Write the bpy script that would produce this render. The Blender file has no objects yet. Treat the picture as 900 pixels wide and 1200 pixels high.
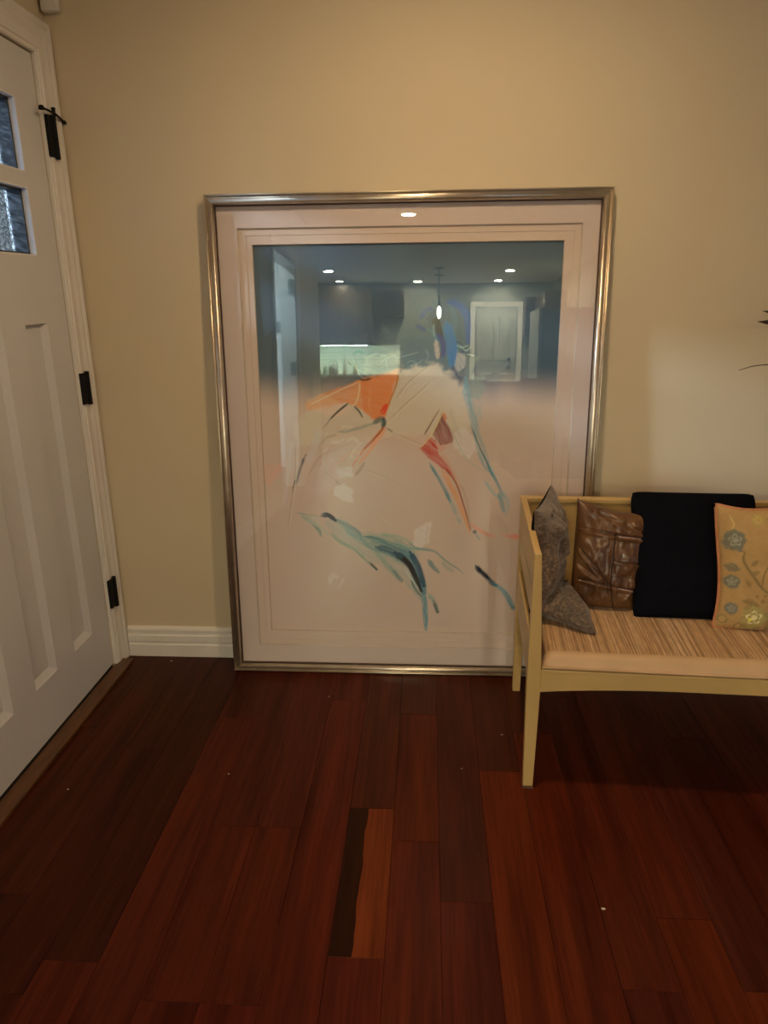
import bpy, bmesh, math, random
import numpy as np
from mathutils import Vector, Matrix
random.seed(7)
C = bpy.context.scene.collection
SC = bpy.context.scene

# ------------------------------------------------------------------ camera
cam_d = bpy.data.cameras.new('camera')
cam = bpy.data.objects.new('camera', cam_d); C.objects.link(cam); SC.camera = cam
cam_d.sensor_fit = 'VERTICAL'; cam_d.sensor_height = 36.0; cam_d.lens = 839.687 / 1200 * 36
cam_d.clip_start = 0.02
_p, _y, _r = 0.299499, 0.062494, -0.011181
_F = Vector((-math.sin(_y)*math.cos(_p), math.cos(_y)*math.cos(_p), -math.sin(_p)))
_R = Vector((math.cos(_y), math.sin(_y), 0)); _U = _R.cross(_F)
_R2 = _R*math.cos(_r) + _U*math.sin(_r); _U2 = _U*math.cos(_r) - _R*math.sin(_r)
M = Matrix((_R2, _U2, -_F)).transposed().to_4x4(); M.translation = (1.18425, -2.47797, 1.36059)
cam.matrix_world = M

# ------------------------------------------------------------------ world, sun, exposure
SC.view_settings.view_transform = 'Standard'; SC.view_settings.look = 'None'
SC.view_settings.gamma = 1.0; SC.view_settings.use_curve_mapping = False
SC.view_settings.exposure = -0.10
SKY = (0.40, 0.74, 1.30)
W = bpy.data.worlds.new('sky'); SC.world = W; W.use_nodes = True
bg = W.node_tree.nodes['Background']; bg.inputs[0].default_value = (*SKY, 1); bg.inputs[1].default_value = 3.4
sun_d = bpy.data.lights.new('sun', 'SUN'); sun_d.energy = 12.0; sun_d.angle = math.radians(6); sun_d.color = (0.62, 0.78, 1.0)
sun = bpy.data.objects.new('sun', sun_d); C.objects.link(sun)
sun.rotation_euler = Vector((1.92, 0.70, -0.70)).to_track_quat('-Z', 'Y').to_euler()
WARM = (1.0, 0.685, 0.385); NEUT = (1.0, 0.84, 0.60)
CAN_W = 20.0

# ------------------------------------------------------------------ node helpers
def s2l(c):
    return tuple(((x/255)/12.92 if x/255 <= .04045 else ((x/255+.055)/1.055)**2.4) for x in c)
def new_mat(name):
    m = bpy.data.materials.new(name); m.use_nodes = True
    nt = m.node_tree; b = nt.nodes['Principled BSDF']
    return m, nt, b
def N(nt, t, **kw):
    n = nt.nodes.new(t)
    for k, v_ in kw.items(): setattr(n, k, v_)
    return n
def coords(nt, kind='Object', scale=(1, 1, 1)):
    tc = N(nt, 'ShaderNodeTexCoord'); mp = N(nt, 'ShaderNodeMapping'); mp.inputs['Scale'].default_value = scale
    nt.links.new(tc.outputs[kind], mp.inputs['Vector']); return mp.outputs['Vector']
def noise(nt, vec, scale=5, detail=4, rough=.5):
    n = N(nt, 'ShaderNodeTexNoise'); n.inputs['Scale'].default_value = scale; n.inputs['Detail'].default_value = detail
    n.inputs['Roughness'].default_value = rough
    if vec is not None: nt.links.new(vec, n.inputs['Vector'])
    return n.outputs['Fac']
def ramp(nt, fac, stops):
    r = N(nt, 'ShaderNodeValToRGB'); e = r.color_ramp.elements
    while len(e) < len(stops): e.new(.5)
    for el, (p, c) in zip(e, stops): el.position = p; el.color = (*c, 1)
    nt.links.new(fac, r.inputs['Fac']); return r.outputs['Color']
def mixc(nt, a, b, fac, mode='MIX'):
    m = N(nt, 'ShaderNodeMix', data_type='RGBA', blend_type=mode)
    for sock, v_ in ((m.inputs[6], a), (m.inputs[7], b), (m.inputs[0], fac)):
        if hasattr(v_, 'is_linked') or hasattr(v_, 'links'): nt.links.new(v_, sock)
        elif isinstance(v_, tuple): sock.default_value = (*v_, 1)
        else: sock.default_value = v_
    return m.outputs[2]
def bump(nt, b, fac, strength=.2, dist=.002):
    n = N(nt, 'ShaderNodeBump'); n.inputs['Strength'].default_value = strength; n.inputs['Distance'].default_value = dist
    nt.links.new(fac, n.inputs['Height']); nt.links.new(n.outputs['Normal'], b.inputs['Normal'])
def mat(name, col, rough=.5, metal=0, var=.08, nscale=6, bs=0, bscale=200, spec=.5, bdist=.001, kind='Object', stretch=(1, 1, 1)):
    m, nt, b = new_mat(name)
    v_ = coords(nt, kind, stretch)
    f = noise(nt, v_, nscale, 5)
    lo = tuple(c*(1-var) for c in col); hi = tuple(min(1, c*(1+var)) for c in col)
    nt.links.new(ramp(nt, f, [(.3, lo), (.7, hi)]), b.inputs['Base Color'])
    b.inputs['Roughness'].default_value = rough; b.inputs['Metallic'].default_value = metal
    b.inputs['Specular IOR Level'].default_value = spec
    if bs: bump(nt, b, noise(nt, v_, bscale, 3), bs, bdist)
    return m
def emit(name, col, st):
    m, nt, b = new_mat(name); b.inputs['Base Color'].default_value = (.9, .9, .9, 1)
    b.inputs['Emission Color'].default_value = (*col, 1); b.inputs['Emission Strength'].default_value = st
    return m

# ------------------------------------------------------------------ materials
M_WALL = mat('wall_paint', (.66, .565, .39), .62, var=.03, nscale=1.2, bs=.12, bscale=160, spec=.25, kind='Generated' if False else 'Object')
M_CEIL = mat('ceiling_paint', (.80, .78, .70), .8, var=.02, bs=.1, bscale=120, spec=.2)
M_KDOOR = mat('kitchen_door_paint', (.42, .43, .38), .5)
M_TRIM = mat('white_trim_paint', (.78, .76, .70), .38, var=.03, nscale=9, bs=.05, bscale=40)
M_DOOR = mat('door_paint', (.66, .66, .65), .42, var=.03, nscale=3, bs=.06, bscale=60)
M_BLACK = mat('black_iron', (.005, .005, .006), .6, 0, bs=.1, spec=.2)
M_OAK = mat('threshold_oak', (.11, .046, .015), .4, var=.35, nscale=14, stretch=(6, .6, 6), bs=.2, bscale=80)
M_DARK = mat('dark_rubber', (.008, .007, .007), .8)
M_KWALL = mat('kitchen_wall_paint', (.21, .22, .20), .7, var=.03)
M_HALL = mat('hall_wall_paint', (.80, .82, .82), .7, var=.02)
M_CAB = mat('dark_cabinet_wood', (.045, .028, .02), .35, var=.3, nscale=6, stretch=(4, 4, .5))
M_STONE = mat('grey_stone', (.25, .24, .22), .25, var=.3, nscale=20)
M_TILE = mat('white_tile', (.75, .80, .72), .2, var=.04)
M_STEEL = mat('brushed_steel', (.5, .5, .5), .3, .9)
M_GREYW = mat('grey_painted_wood', (.20, .21, .20), .45, var=.15)
M_BENCH = mat('cream_bench_paint', (.57, .385, .145), .36, var=.10, nscale=5, bs=.10, bscale=50, stretch=(1, 1, 1))
M_WORN = mat('bare_worn_wood', (.12, .06, .03), .6)
M_MAT = mat('white_mat_board', (.70, .60, .56), .85, var=.02, nscale=4, spec=.1)
M_MAT2 = mat('cream_mat_board', (.73, .61, .53), .85, var=.02, nscale=4, spec=.1)
M_MATCORE = mat('mat_bevel_core', (.60, .52, .44), .9, spec=.1)
M_BACKING = mat('brown_backing_paper', (.30, .2, .12), .9)

def frame_metal():
    m, nt, b = new_mat('champagne_silver_leaf')
    f = noise(nt, coords(nt, 'Object', (1, 1, 1)), 18, 5)
    nt.links.new(ramp(nt, f, [(.3, (.56, .48, .37)), (.7, (.70, .62, .49))]), b.inputs['Base Color'])
    b.inputs['Metallic'].default_value = .9; b.inputs['Roughness'].default_value = .32
    bump(nt, b, noise(nt, coords(nt), 60, 3), .05, .001)
    return m
M_FRAME = frame_metal()

def glass_pane():
    m = bpy.data.materials.new('picture_glass'); m.use_nodes = True; nt = m.node_tree
    nt.nodes.clear(); o = N(nt, 'ShaderNodeOutputMaterial'); t = N(nt, 'ShaderNodeBsdfTransparent'); g = N(nt, 'ShaderNodeBsdfGlossy')
    t.inputs[0].default_value = (.985, .985, .98, 1); g.inputs['Roughness'].default_value = 0.0
    g.inputs[0].default_value = (.90, 1, .97, 1)
    lw_ = N(nt, 'ShaderNodeLayerWeight'); lw_.inputs[0].default_value = .25; geo = N(nt, 'ShaderNodeNewGeometry')
    ma = N(nt, 'ShaderNodeMath', operation='MULTIPLY_ADD'); nt.links.new(lw_.outputs['Fresnel'], ma.inputs[0]); ma.inputs[1].default_value = .8; ma.inputs[2].default_value = .068
    inv = N(nt, 'ShaderNodeMath', operation='SUBTRACT'); inv.inputs[0].default_value = 1; nt.links.new(geo.outputs['Backfacing'], inv.inputs[1])
    mu = N(nt, 'ShaderNodeMath', operation='MULTIPLY'); nt.links.new(ma.outputs[0], mu.inputs[0]); nt.links.new(inv.outputs[0], mu.inputs[1])
    mx = N(nt, 'ShaderNodeMixShader'); nt.links.new(mu.outputs[0], mx.inputs[0]); nt.links.new(t.outputs[0], mx.inputs[1]); nt.links.new(g.outputs[0], mx.inputs[2])
    nt.links.new(mx.outputs[0], o.inputs[0]); return m
M_PGLASS = glass_pane()
def rain_glass():
    m = bpy.data.materials.new('rain_glass'); m.use_nodes = True; nt = m.node_tree
    nt.nodes.clear(); o = N(nt, 'ShaderNodeOutputMaterial'); t = N(nt, 'ShaderNodeBsdfTransparent'); g = N(nt, 'ShaderNodeBsdfGlossy')
    f = noise(nt, coords(nt), 130, 1)
    nt.links.new(ramp(nt, f, [(.42, (.30, .30, .28)), (.58, (.85, .85, .85))]), t.inputs[0])
    g.inputs['Roughness'].default_value = .1
    mx = N(nt, 'ShaderNodeMixShader'); mx.inputs[0].default_value = .06
    nt.links.new(t.outputs[0], mx.inputs[1]); nt.links.new(g.outputs[0], mx.inputs[2])
    tl = N(nt, 'ShaderNodeBsdfTranslucent'); tl.inputs[0].default_value = (.92, .86, .78, 1); m2_ = N(nt, 'ShaderNodeMixShader'); m2_.inputs[0].default_value = .03
    nt.links.new(mx.outputs[0], m2_.inputs[1]); nt.links.new(tl.outputs[0], m2_.inputs[2]); nt.links.new(m2_.outputs[0], o.inputs[0]); return m
M_RAIN = rain_glass()
def clear_glass(name, tint=(.9, .95, .92), fac=.12):
    m = bpy.data.materials.new(name); m.use_nodes = True; nt = m.node_tree
    nt.nodes.clear(); o = N(nt, 'ShaderNodeOutputMaterial'); t = N(nt, 'ShaderNodeBsdfTransparent'); g = N(nt, 'ShaderNodeBsdfGlossy')
    t.inputs[0].default_value = (*tint, 1); g.inputs['Roughness'].default_value = .03
    mx = N(nt, 'ShaderNodeMixShader'); mx.inputs[0].default_value = fac
    nt.links.new(t.outputs[0], mx.inputs[1]); nt.links.new(g.outputs[0], mx.inputs[2]); nt.links.new(mx.outputs[0], o.inputs[0]); return m
M_CLEAR = clear_glass('clear_glass'); M_WPANE = clear_glass('window_glass', (.95, .97, .97), .05)

def plank_mat(name, dark=1.0, attr=True):
    m, nt, b = new_mat(name)
    oi = N(nt, 'ShaderNodeObjectInfo'); geo = N(nt, 'ShaderNodeNewGeometry')
    add = N(nt, 'ShaderNodeVectorMath', operation='ADD'); nt.links.new(geo.outputs['Position'], add.inputs[0])
    cmb = N(nt, 'ShaderNodeCombineXYZ'); mul = N(nt, 'ShaderNodeMath', operation='MULTIPLY'); mul.inputs[1].default_value = 37
    nt.links.new(oi.outputs['Random'], mul.inputs[0]); nt.links.new(mul.outputs[0], cmb.inputs[1]); nt.links.new(mul.outputs[0], cmb.inputs[2])
    nt.links.new(cmb.outputs[0], add.inputs[1])
    mp = N(nt, 'ShaderNodeMapping'); mp.inputs['Scale'].default_value = (22, 1.1, 1); nt.links.new(add.outputs[0], mp.inputs['Vector'])
    wob = noise(nt, mp.outputs[0], 1.0, 6, .6)
    mp2 = N(nt, 'ShaderNodeMapping'); mp2.inputs['Scale'].default_value = (120, 5, 1); nt.links.new(add.outputs[0], mp2.inputs['Vector'])
    fine = noise(nt, mp2.outputs[0], 1.0, 4, .6)
    g1 = ramp(nt, wob, [(.28, (.50, .44, .44)), (.50, (.95, .95, .95)), (.72, (1.30, 1.40, 1.3))])
    g2 = ramp(nt, fine, [(.35, (.74, .70, .68)), (.6, (1.06, 1.06, 1.06))])
    c = mixc(nt, oi.outputs['Color'], g1, 1.0, 'MULTIPLY'); c = mixc(nt, c, g2, 1.0, 'MULTIPLY')
    if dark != 1.0: c = mixc(nt, c, (dark, dark*1.2, dark*1.5), 1.0, 'MULTIPLY')
    nt.links.new(c, b.inputs['Base Color'])
    b.inputs['Roughness'].default_value = .34; b.inputs['Specular IOR Level'].default_value = .10
    bump(nt, b, fine, .12, .0006)
    return m
M_PLANK = plank_mat('cherry_plank'); M_PLANKD = plank_mat('dark_heartwood_streak', .17)

def vc_mat(name, rough=.8, spec=.2, bs=.0, bscale=300, bdist=.001):
    m, nt, b = new_mat(name)
    a = N(nt, 'ShaderNodeAttribute'); a.attribute_name = 'pigment'
    nt.links.new(a.outputs['Color'], b.inputs['Base Color'])
    b.inputs['Roughness'].default_value = rough; b.inputs['Specular IOR Level'].default_value = spec
    if bs: bump(nt, b, noise(nt, coords(nt), bscale, 3), bs, bdist)
    return m
M_PRINT = vc_mat('painted_print', .8, .15)
M_FLORAL = vc_mat('floral_tapestry_fabric', .85, .2, .5, 420)
M_SEATF = None
def seat_fabric():
    m, nt, b = new_mat('striped_silk')
    v1 = coords(nt, 'Object', (1, .012, .02))
    f = noise(nt, v1, 85, 1, .3)
    f2 = noise(nt, coords(nt, 'Object', (1, .16, .02)), 160, 2)
    c = ramp(nt, f, [(.38, (.58, .355, .16)), (.45, (.30, .155, .05)), (.50, (.58, .37, .18)), (.55, (.72, .50, .29)), (.62, (.36, .20, .07))])
    c = mixc(nt, c, ramp(nt, f2, [(.4, (.86, .84, .80)), (.6, (1.05, 1.05, 1.05))]), 1.0, 'MULTIPLY')
    nt.links.new(c, b.inputs['Base Color']); b.inputs['Roughness'].default_value = .55; b.inputs['Sheen Weight'].default_value = .2
    bump(nt, b, f2, .3, .001)
    return m
M_SEAT = seat_fabric()
M_SEATB = mat('cream_silk_border', (.58, .385, .21), .55, var=.06, nscale=8, bs=.2, bscale=300)
def taupe():
    m, nt, b = new_mat('crinkled_taupe_fabric')
    f = noise(nt, coords(nt, 'Object', (1, 1, 1.6)), 95, 6, .75); g = noise(nt, coords(nt), 14, 4)
    c = ramp(nt, f, [(.38, (.045, .030, .020)), (.52, (.14, .095, .06)), (.66, (.34, .24, .155))])
    c = mixc(nt, c, ramp(nt, g, [(.35, (.72, .72, .74)), (.65, (1.1, 1.05, 1.0))]), 1.0, 'MULTIPLY')
    nt.links.new(c, b.inputs['Base Color']); b.inputs['Roughness'].default_value = .45; b.inputs['Sheen Weight'].default_value = .3
    bump(nt, b, f, .8, .003); return m
M_TAUPE = taupe()
def leather():
    m, nt, b = new_mat('bronze_faux_leather')
    f = noise(nt, coords(nt, 'Object', (1, 1, 1)), 9, 5, .6)
    c = ramp(nt, f, [(.3, (.055, .022, .009)), (.5, (.115, .052, .019)), (.7, (.19, .095, .036))])
    nt.links.new(c, b.inputs['Base Color']); b.inputs['Roughness'].default_value = .36
    b.inputs['Specular IOR Level'].default_value = .6
    bump(nt, b, noise(nt, coords(nt, 'Object', (1, 1, 1)), 26, 5), .45, .006); return m
M_LEATHER = leather()
M_SEAM = mat('dark_seam', (.04, .018, .012), .6)
M_KNIT = mat('black_knit_fabric', (.0045, .005, .008), .95, var=.3, nscale=300, bs=.5, bscale=420, spec=.05)
M_PIPE = mat('salmon_piping', (.52, .22, .10), .75, var=.15, nscale=60, bs=.5, bscale=400)
M_LEAF = mat('dark_dried_leaf', (.035, .018, .012), .6, var=.3)
M_POT = mat('glazed_dark_pot', (.03, .028, .026), .25)
M_SOIL = mat('potting_soil', (.03, .018, .01), .95, bs=1, bscale=90)
M_CRUMB = mat('pale_crumb', (.6, .5, .38), .8)
M_PLASTIC = mat('white_plastic', (.74, .72, .68), .35, var=.02)

# ------------------------------------------------------------------ geometry helpers
def link(name, me, m=None, parent=None, kind=None, smooth=False):
    o = bpy.data.objects.new(name, me); C.objects.link(o)
    if m is not None:
        for mm in (m if isinstance(m, (list, tuple)) else [m]): me.materials.append(mm)
    if parent is not None: o.parent = parent
    if kind: o['kind'] = kind
    if smooth: me.polygons.foreach_set('use_smooth', [True]*len(me.polygons))
    return o
def empty(name, loc=(0, 0, 0), rot=(0, 0, 0)):
    o = bpy.data.objects.new(name, None); C.objects.link(o); o.location = loc; o.rotation_euler = rot
    o.empty_display_size = .05; return o
def tag(o, label, cat, group=None):
    o['label'] = label; o['category'] = cat
    if group: o['group'] = group
    return o
class MB:
    def __init__(s): s.v = []; s.f = []; s.mi = []
    def add(s, vs, fs, mi=0):
        k = len(s.v); s.v += [tuple(p) for p in vs]; s.f += [tuple(i+k for i in f) for f in fs]; s.mi += [mi]*len(fs); return s
    def box(s, x0, x1, y0, y1, z0, z1, mi=0):
        x0, x1 = min(x0, x1), max(x0, x1); y0, y1 = min(y0, y1), max(y0, y1); z0, z1 = min(z0, z1), max(z0, z1)
        v = [(x0, y0, z0), (x1, y0, z0), (x1, y1, z0), (x0, y1, z0), (x0, y0, z1), (x1, y0, z1), (x1, y1, z1), (x0, y1, z1)]
        return s.add(v, [(0, 3, 2, 1), (4, 5, 6, 7), (0, 1, 5, 4), (1, 2, 6, 5), (2, 3, 7, 6), (3, 0, 4, 7)], mi)
    def loft(s, rings, close=True, cap=True, mi=0):
        n = len(rings[0]); k = len(s.v)
        for r in rings: s.v += [tuple(p) for p in r]
        for i in range(len(rings)-1):
            for j in range(n if close else n-1):
                a = k+i*n+j; b_ = k+i*n+(j+1) % n
                s.f.append((a, b_, b_+n, a+n)); s.mi.append(mi)
        if cap:
            s.f.append(tuple(k+j for j in reversed(range(n)))); s.mi.append(mi)
            s.f.append(tuple(k+(len(rings)-1)*n+j for j in range(n))); s.mi.append(mi)
        return s
    def lathe(s, prof, n=24, c=(0, 0, 0), mi=0):
        rings = [[(c[0]+r*math.cos(2*math.pi*j/n), c[1]+r*math.sin(2*math.pi*j/n), c[2]+z) for j in range(n)] for r, z in prof]
        return s.loft(rings, True, True, mi)
    def tube(s, pts, r, n=8, mi=0, flat=1.0):
        pts = [Vector(p) for p in pts]; rs = r if isinstance(r, (list, tuple)) else [r]*len(pts)
        rings = []; up = Vector((0, 0, 1))
        for i, p in enumerate(pts):
            t = (pts[min(i+1, len(pts)-1)] - pts[max(i-1, 0)]).normalized()
            u_ = up if abs(t.dot(up)) < .95 else Vector((1, 0, 0))
            a = t.cross(u_).normalized(); b_ = a.cross(t)
            rings.append([tuple(p + (a*math.cos(2*math.pi*j/n) + b_*math.sin(2*math.pi*j/n)*flat)*rs[i]) for j in range(n)])
        return s.loft(rings, True, True, mi)
    def build(s, name, m, parent=None, kind=None, smooth=False, bevel=0, seg=2):
        me = bpy.data.meshes.new(name); me.from_pydata(s.v, [], s.f); me.update()
        ms = m if isinstance(m, (list, tuple)) else [m]
        o = link(name, me, ms, parent, kind)
        if any(s.mi): me.polygons.foreach_set('material_index', s.mi)
        bm = bmesh.new(); bm.from_mesh(me); bmesh.ops.recalc_face_normals(bm, faces=bm.faces[:])
        if bevel: bmesh.ops.bevel(bm, geom=bm.edges[:], offset=bevel, segments=seg, profile=.6, affect='EDGES', clamp_overlap=True)
        bm.to_mesh(me); bm.free()
        if smooth: me.polygons.foreach_set('use_smooth', [True]*len(me.polygons))
        return o
def boxo(name, m, parent, *b, bevel=0, kind=None):
    return MB().box(*b).build(name, m, parent, kind, bevel=bevel)

# ================================================================== ROOM SHELL
YK = -10.31          # far (kitchen) wall
H = 2.44
FLOOR = MB().box(-.14, 4.8, YK-.1, .12, -.12, -.0125).box(-3.2, -.14, YK-.1, -2.6, -.12, -.0125).build('floor', M_WORN, None, 'structure')
MB().box(-.16, 4.8, YK-.1, .12, H, H+.1).box(-3.2, -.16, YK-.1, -2.6, H, H+.1).build('ceiling', M_CEIL, None, 'structure')
boxo('wall_back', M_WALL, None, -.16, 4.8, 0, .12, -.0125, H, kind='structure')
D0, D1, DH = -.105, -1.03, 2.05      # front door opening
H0, H1, HH = -3.28, -4.22, 2.0       # hall doorway
wl = MB()
wl.box(-.14, 0, D0, 0, -.0125, H).box(-.14, 0, D1, D0, DH, H).box(-.14, 0, H0, D1, -.0125, H)
wl.box(-.14, 0, H1, H0, HH, H).box(-.14, 0, -5.62, H1, -.0125, H)
wl.build('wall_left', M_WALL, None, 'structure')
WY0, WY1, WZ0, WZ1 = -2.75, -2.1, 1.15, 2.05
MB().box(4.7, 4.8, -6.2, WY0, -.0125, H).box(4.7, 4.8, WY1, 0, -.0125, H).box(4.7, 4.8, WY0, WY1, -.0125, WZ0).box(4.7, 4.8, WY0, WY1, WZ1, H).build('wall_right', M_WALL, None, 'structure')
win = empty('window_1', (4.7, (WY0+WY1)/2, WZ0)); win['kind'] = 'structure'
hw_, hh_ = (WY1-WY0)/2, WZ1-WZ0
MB().box(-.02, .09, -hw_, -hw_+.05, 0, hh_).box(-.02, .09, hw_-.05, hw_, 0, hh_).box(-.02, .09, -hw_+.05, hw_-.05, 0, .05).box(-.02, .09, -hw_+.05, hw_-.05, hh_-.05, hh_).box(.03, .06, -hw_+.05, hw_-.05, hh_/2-.02, hh_/2+.02).build('window_frame', M_TRIM, win)
for za, zb_ in ((.05, hh_/2-.02), (hh_/2+.02, hh_-.05)): boxo('pane', M_WPANE, win, .042, .046, -hw_+.05, hw_-.05, za, zb_)
boxo('wall_far', M_KWALL, None, -3.2, 4.8, YK-.1, YK, -.0125, H, kind='structure')
boxo('wall_kitchen_left', M_KWALL, None, -3.2, -3.1, YK, -5.62, -.0125, H, kind='structure')
boxo('wall_kitchen_front', M_KWALL, None, -3.1, -.14, -5.62, -5.52, -.0125, H, kind='structure')
boxo('wall_kitchen_right', M_KWALL, None, 3.27, 4.8, YK, -6.2, -.0125, H, kind='structure')
hw = MB(); hw.box(-1.5, -1.4, -5.52, -2.6, -.0125, H).box(-1.4, -.14, -2.7, -2.6, -.0125, H)
hw.box(-1.4, -.14, -5.519, -5.50, -.0125, H).build('wall_hall', M_HALL, None, 'structure')

# ---- floor planks, each one an object under the floor
PW, PX0 = .1217, 1.2223
joints = {-2: [-.84, -1.303], -1: [-.376], 0: [-1.145], 1: [-.665], 2: [-.469, -1.62], 3: [-.25, -1.349], 4: [-1.168], 5: [-.55, -1.34],
          -4: [-.926, -1.42], -5: [-.926, -1.42], -3: [-.30], -6: [-.423, -1.50], -7: [-1.341], -8: [-.60, -1.42], -9: [-1.174], -10: [-.5]}
PCOL = {(-2, 0): (.115, .033, .016), (-2, 1): (.25, .062, .020), (-2, 2): (.135, .022, .014), (-1, 0): (.085, .026, .016), (-1, 1): (.15, .032, .013),
        (0, 0): (.098, .026, .014), (0, 1): (.130, .024, .017), (1, 0): (.088, .025, .013), (1, 1): (.20, .038, .012),
        (2, 0): (.09, .024, .012), (2, 1): (.17, .032, .013), (3, 0): (.10, .03, .013), (3, 1): (.13, .027, .014), (3, 2): (.11, .02, .015),
        (4, 0): (.14, .030, .016), (4, 1): (.20, .040, .014), (5, 0): (.11, .024, .014), (5, 1): (.10, .024, .02), (5, 2): (.21, .044, .016),
        (-3, 0): (.13, .026, .015), (-3, 1): (.145, .026, .014), (-4, 0): (.11, .023, .014), (-4, 1): (.135, .027, .012), (-4, 2): (.14, .022, .014),
        (-5, 0): (.10, .023, .013), (-5, 1): (.125, .025, .012), (-5, 2): (.12, .022, .013), (-6, 0): (.085, .022, .014), (-6, 1): (.125, .025, .013), (-6, 2): (.12, .02, .012),
        (-7, 0): (.060, .017, .012), (-7, 1): (.125, .024, .012), (-8, 0): (.062, .017, .012), (-8, 1): (.065, .017, .012), (-8, 2): (.085, .02, .012),
        (-9, 0): (.085, .024, .012), (-9, 1): (.06, .017, .012), (-10, 0): (.085, .026, .012), (-10, 1): (.095, .026, .012)}
YEND = -3.0
rp = random.Random(3)
for col in range(-10, 28):
    xa = PX0 + col*PW; xb = xa + PW
    xa = max(xa, .002); xb = min(xb, 4.698)
    if xb - xa < .01: continue
    js = list(joints.get(col, []))
    y = js[-1] if js else -rp.uniform(.2, 1.1)
    if not js: js = [y]
    while y > YEND:
        y -= rp.uniform(.55, 1.25)
        if y > YEND + .15: js.append(y)
    ys = [-.001] + js + [YEND]
    for i in range(len(ys)-1):
        y1, y0 = ys[i], ys[i+1]
        if y1 - y0 < .02: continue
        c = PCOL.get((col, i))
        if c is None:
            k = rp.uniform(.6, 1.35); c = (.125*k, .026*k*rp.uniform(.85, 1.2), .013*k)
        if (col, i) != (-2, 1): c = tuple(a_*.72 + b_*.28 for a_, b_ in zip(c, (.118, .025, .013)))
        g = .0003; e = .0005; dz = rp.uniform(-.0003, .0002)
        a0, a1, b0, b1 = xa+g, xb-g, y0+g, y1-g
        mb = MB()
        lo = [(a0, b0, -.0125), (a1, b0, -.0125), (a1, b1, -.0125), (a0, b1, -.0125)]
        mi_ = [(a0, b0, dz-e), (a1, b0, dz-e), (a1, b1, dz-e), (a0, b1, dz-e)]
        hi = [(a0+e, b0+e, dz), (a1-e, b0+e, dz), (a1-e, b1-e, dz), (a0+e, b1-e, dz)]
        if (col, i) == (-2, 1):      # plank with the near-black heartwood streak
            mb.loft([lo, mi_, hi], True, False)
            nn = 17; k0 = len(mb.v); 
            for t in range(nn):
                yy = b0+e + (b1-b0-2*e)*t/(nn-1); w_ = .050 + .002*math.sin(t*.9) + .0012*math.sin(t*2.3)
                mb.v += [(a0+e, yy, dz), (a0+e+w_, yy, dz), (a1-e, yy, dz)]
            for t in range(nn-1):
                q = k0 + t*3
                mb.f.append((q, q+1, q+4, q+3)); mb.mi.append(1); mb.f.append((q+1, q+2, q+5, q+4)); mb.mi.append(0)
            me = bpy.data.meshes.new('plank'); me.from_pydata(mb.v, [], mb.f); me.update()
            o = link('plank', me, [M_PLANK, M_PLANKD], FLOOR); me.polygons.foreach_set('material_index', mb.mi)
            o['label'] = 'reddish plank with a near black streak along its left side'
        else:
            mb.loft([lo, mi_, hi], True, True)
            me = bpy.data.meshes.new('plank'); me.from_pydata(mb.v, [], mb.f); me.update()
            o = link('plank', me, M_PLANK, FLOOR)
        o.color = (c[0]*.64, c[1]*.53, c[2]*.40, 1)
# the floor beyond the planks one can pick apart: same boards joined
mb = MB()
for col in range(-36, 28):
    xa = PX0 + col*PW
    if xa < -3.1 or xa > 4.6: continue
    y = YEND - .001 if col >= -10 else YEND + rp.uniform(-.8, 0)
    if col < -10: y = -2.7
    while y > YK:
        y2 = max(YK, y - rp.uniform(.6, 1.3)); mb.box(xa+.0008, xa+PW-.0008, y2+.0008, y-.0008, -.0125, rp.uniform(-.0005, 0)); y = y2
far = mb.build('far_planks', M_PLANK, FLOOR, 'stuff'); far.color = (.08, .017, .009, 1)

# ---- baseboard on the back wall (moulded profile)
def baseboard(name, p0, p1, nrm):
    prof = [(0, 0), (.016, 0), (.016, .050), (.0125, .054), (.0125, .060), (.0155, .064), (.0155, .088), (.011, .093), (.011, .104), (.0135, .108), (.012, .116), (.006, .122), (0, .124)]
    r0 = [(p0[0]+nrm[0]*d, p0[1]+nrm[1]*d, z) for d, z in prof]; r1 = [(p1[0]+nrm[0]*d, p1[1]+nrm[1]*d, z) for d, z in prof]
    return MB().loft([r0, r1]).build(name, M_TRIM, None, 'structure')
baseboard('baseboard_back', (.024, 0), (4.7, 0), (0, -1))
baseboard('baseboard_left', (0, -1.14), (0, -3.18), (1, 0))
baseboard('baseboard_right', (4.7, 0), (4.7, -6.2), (-1, 0))

# ---- casings (trim) around openings in the left wall: swept profile
def casing(name, ya, yb, zt, w=.098, x=0.0, sgn=1, kind='structure', parent=None):
    prof = [(0, .010), (.004, .013), (.012, .013), (.016, .0165), (.045, .0145), (.062, .0185), (.074, .0185), (.080, .022), (.094, .022), (w, .018), (w, 0), (0, 0)]
    def ring(f): return [f(u_, d) for u_, d in prof]
    rings = [ring(lambda u_, d: (x+sgn*d, ya+u_, 0)), ring(lambda u_, d: (x+sgn*d, ya+u_, zt+u_)),
             ring(lambda u_, d: (x+sgn*d, yb-u_, zt+u_)), ring(lambda u_, d: (x+sgn*d, yb-u_, 0))]
    return MB().loft(rings).build(name, M_TRIM, parent, kind)
casing('trim_1', D0, D1, DH)
casing('trim_2', H0, H1, HH, w=.10)
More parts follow.
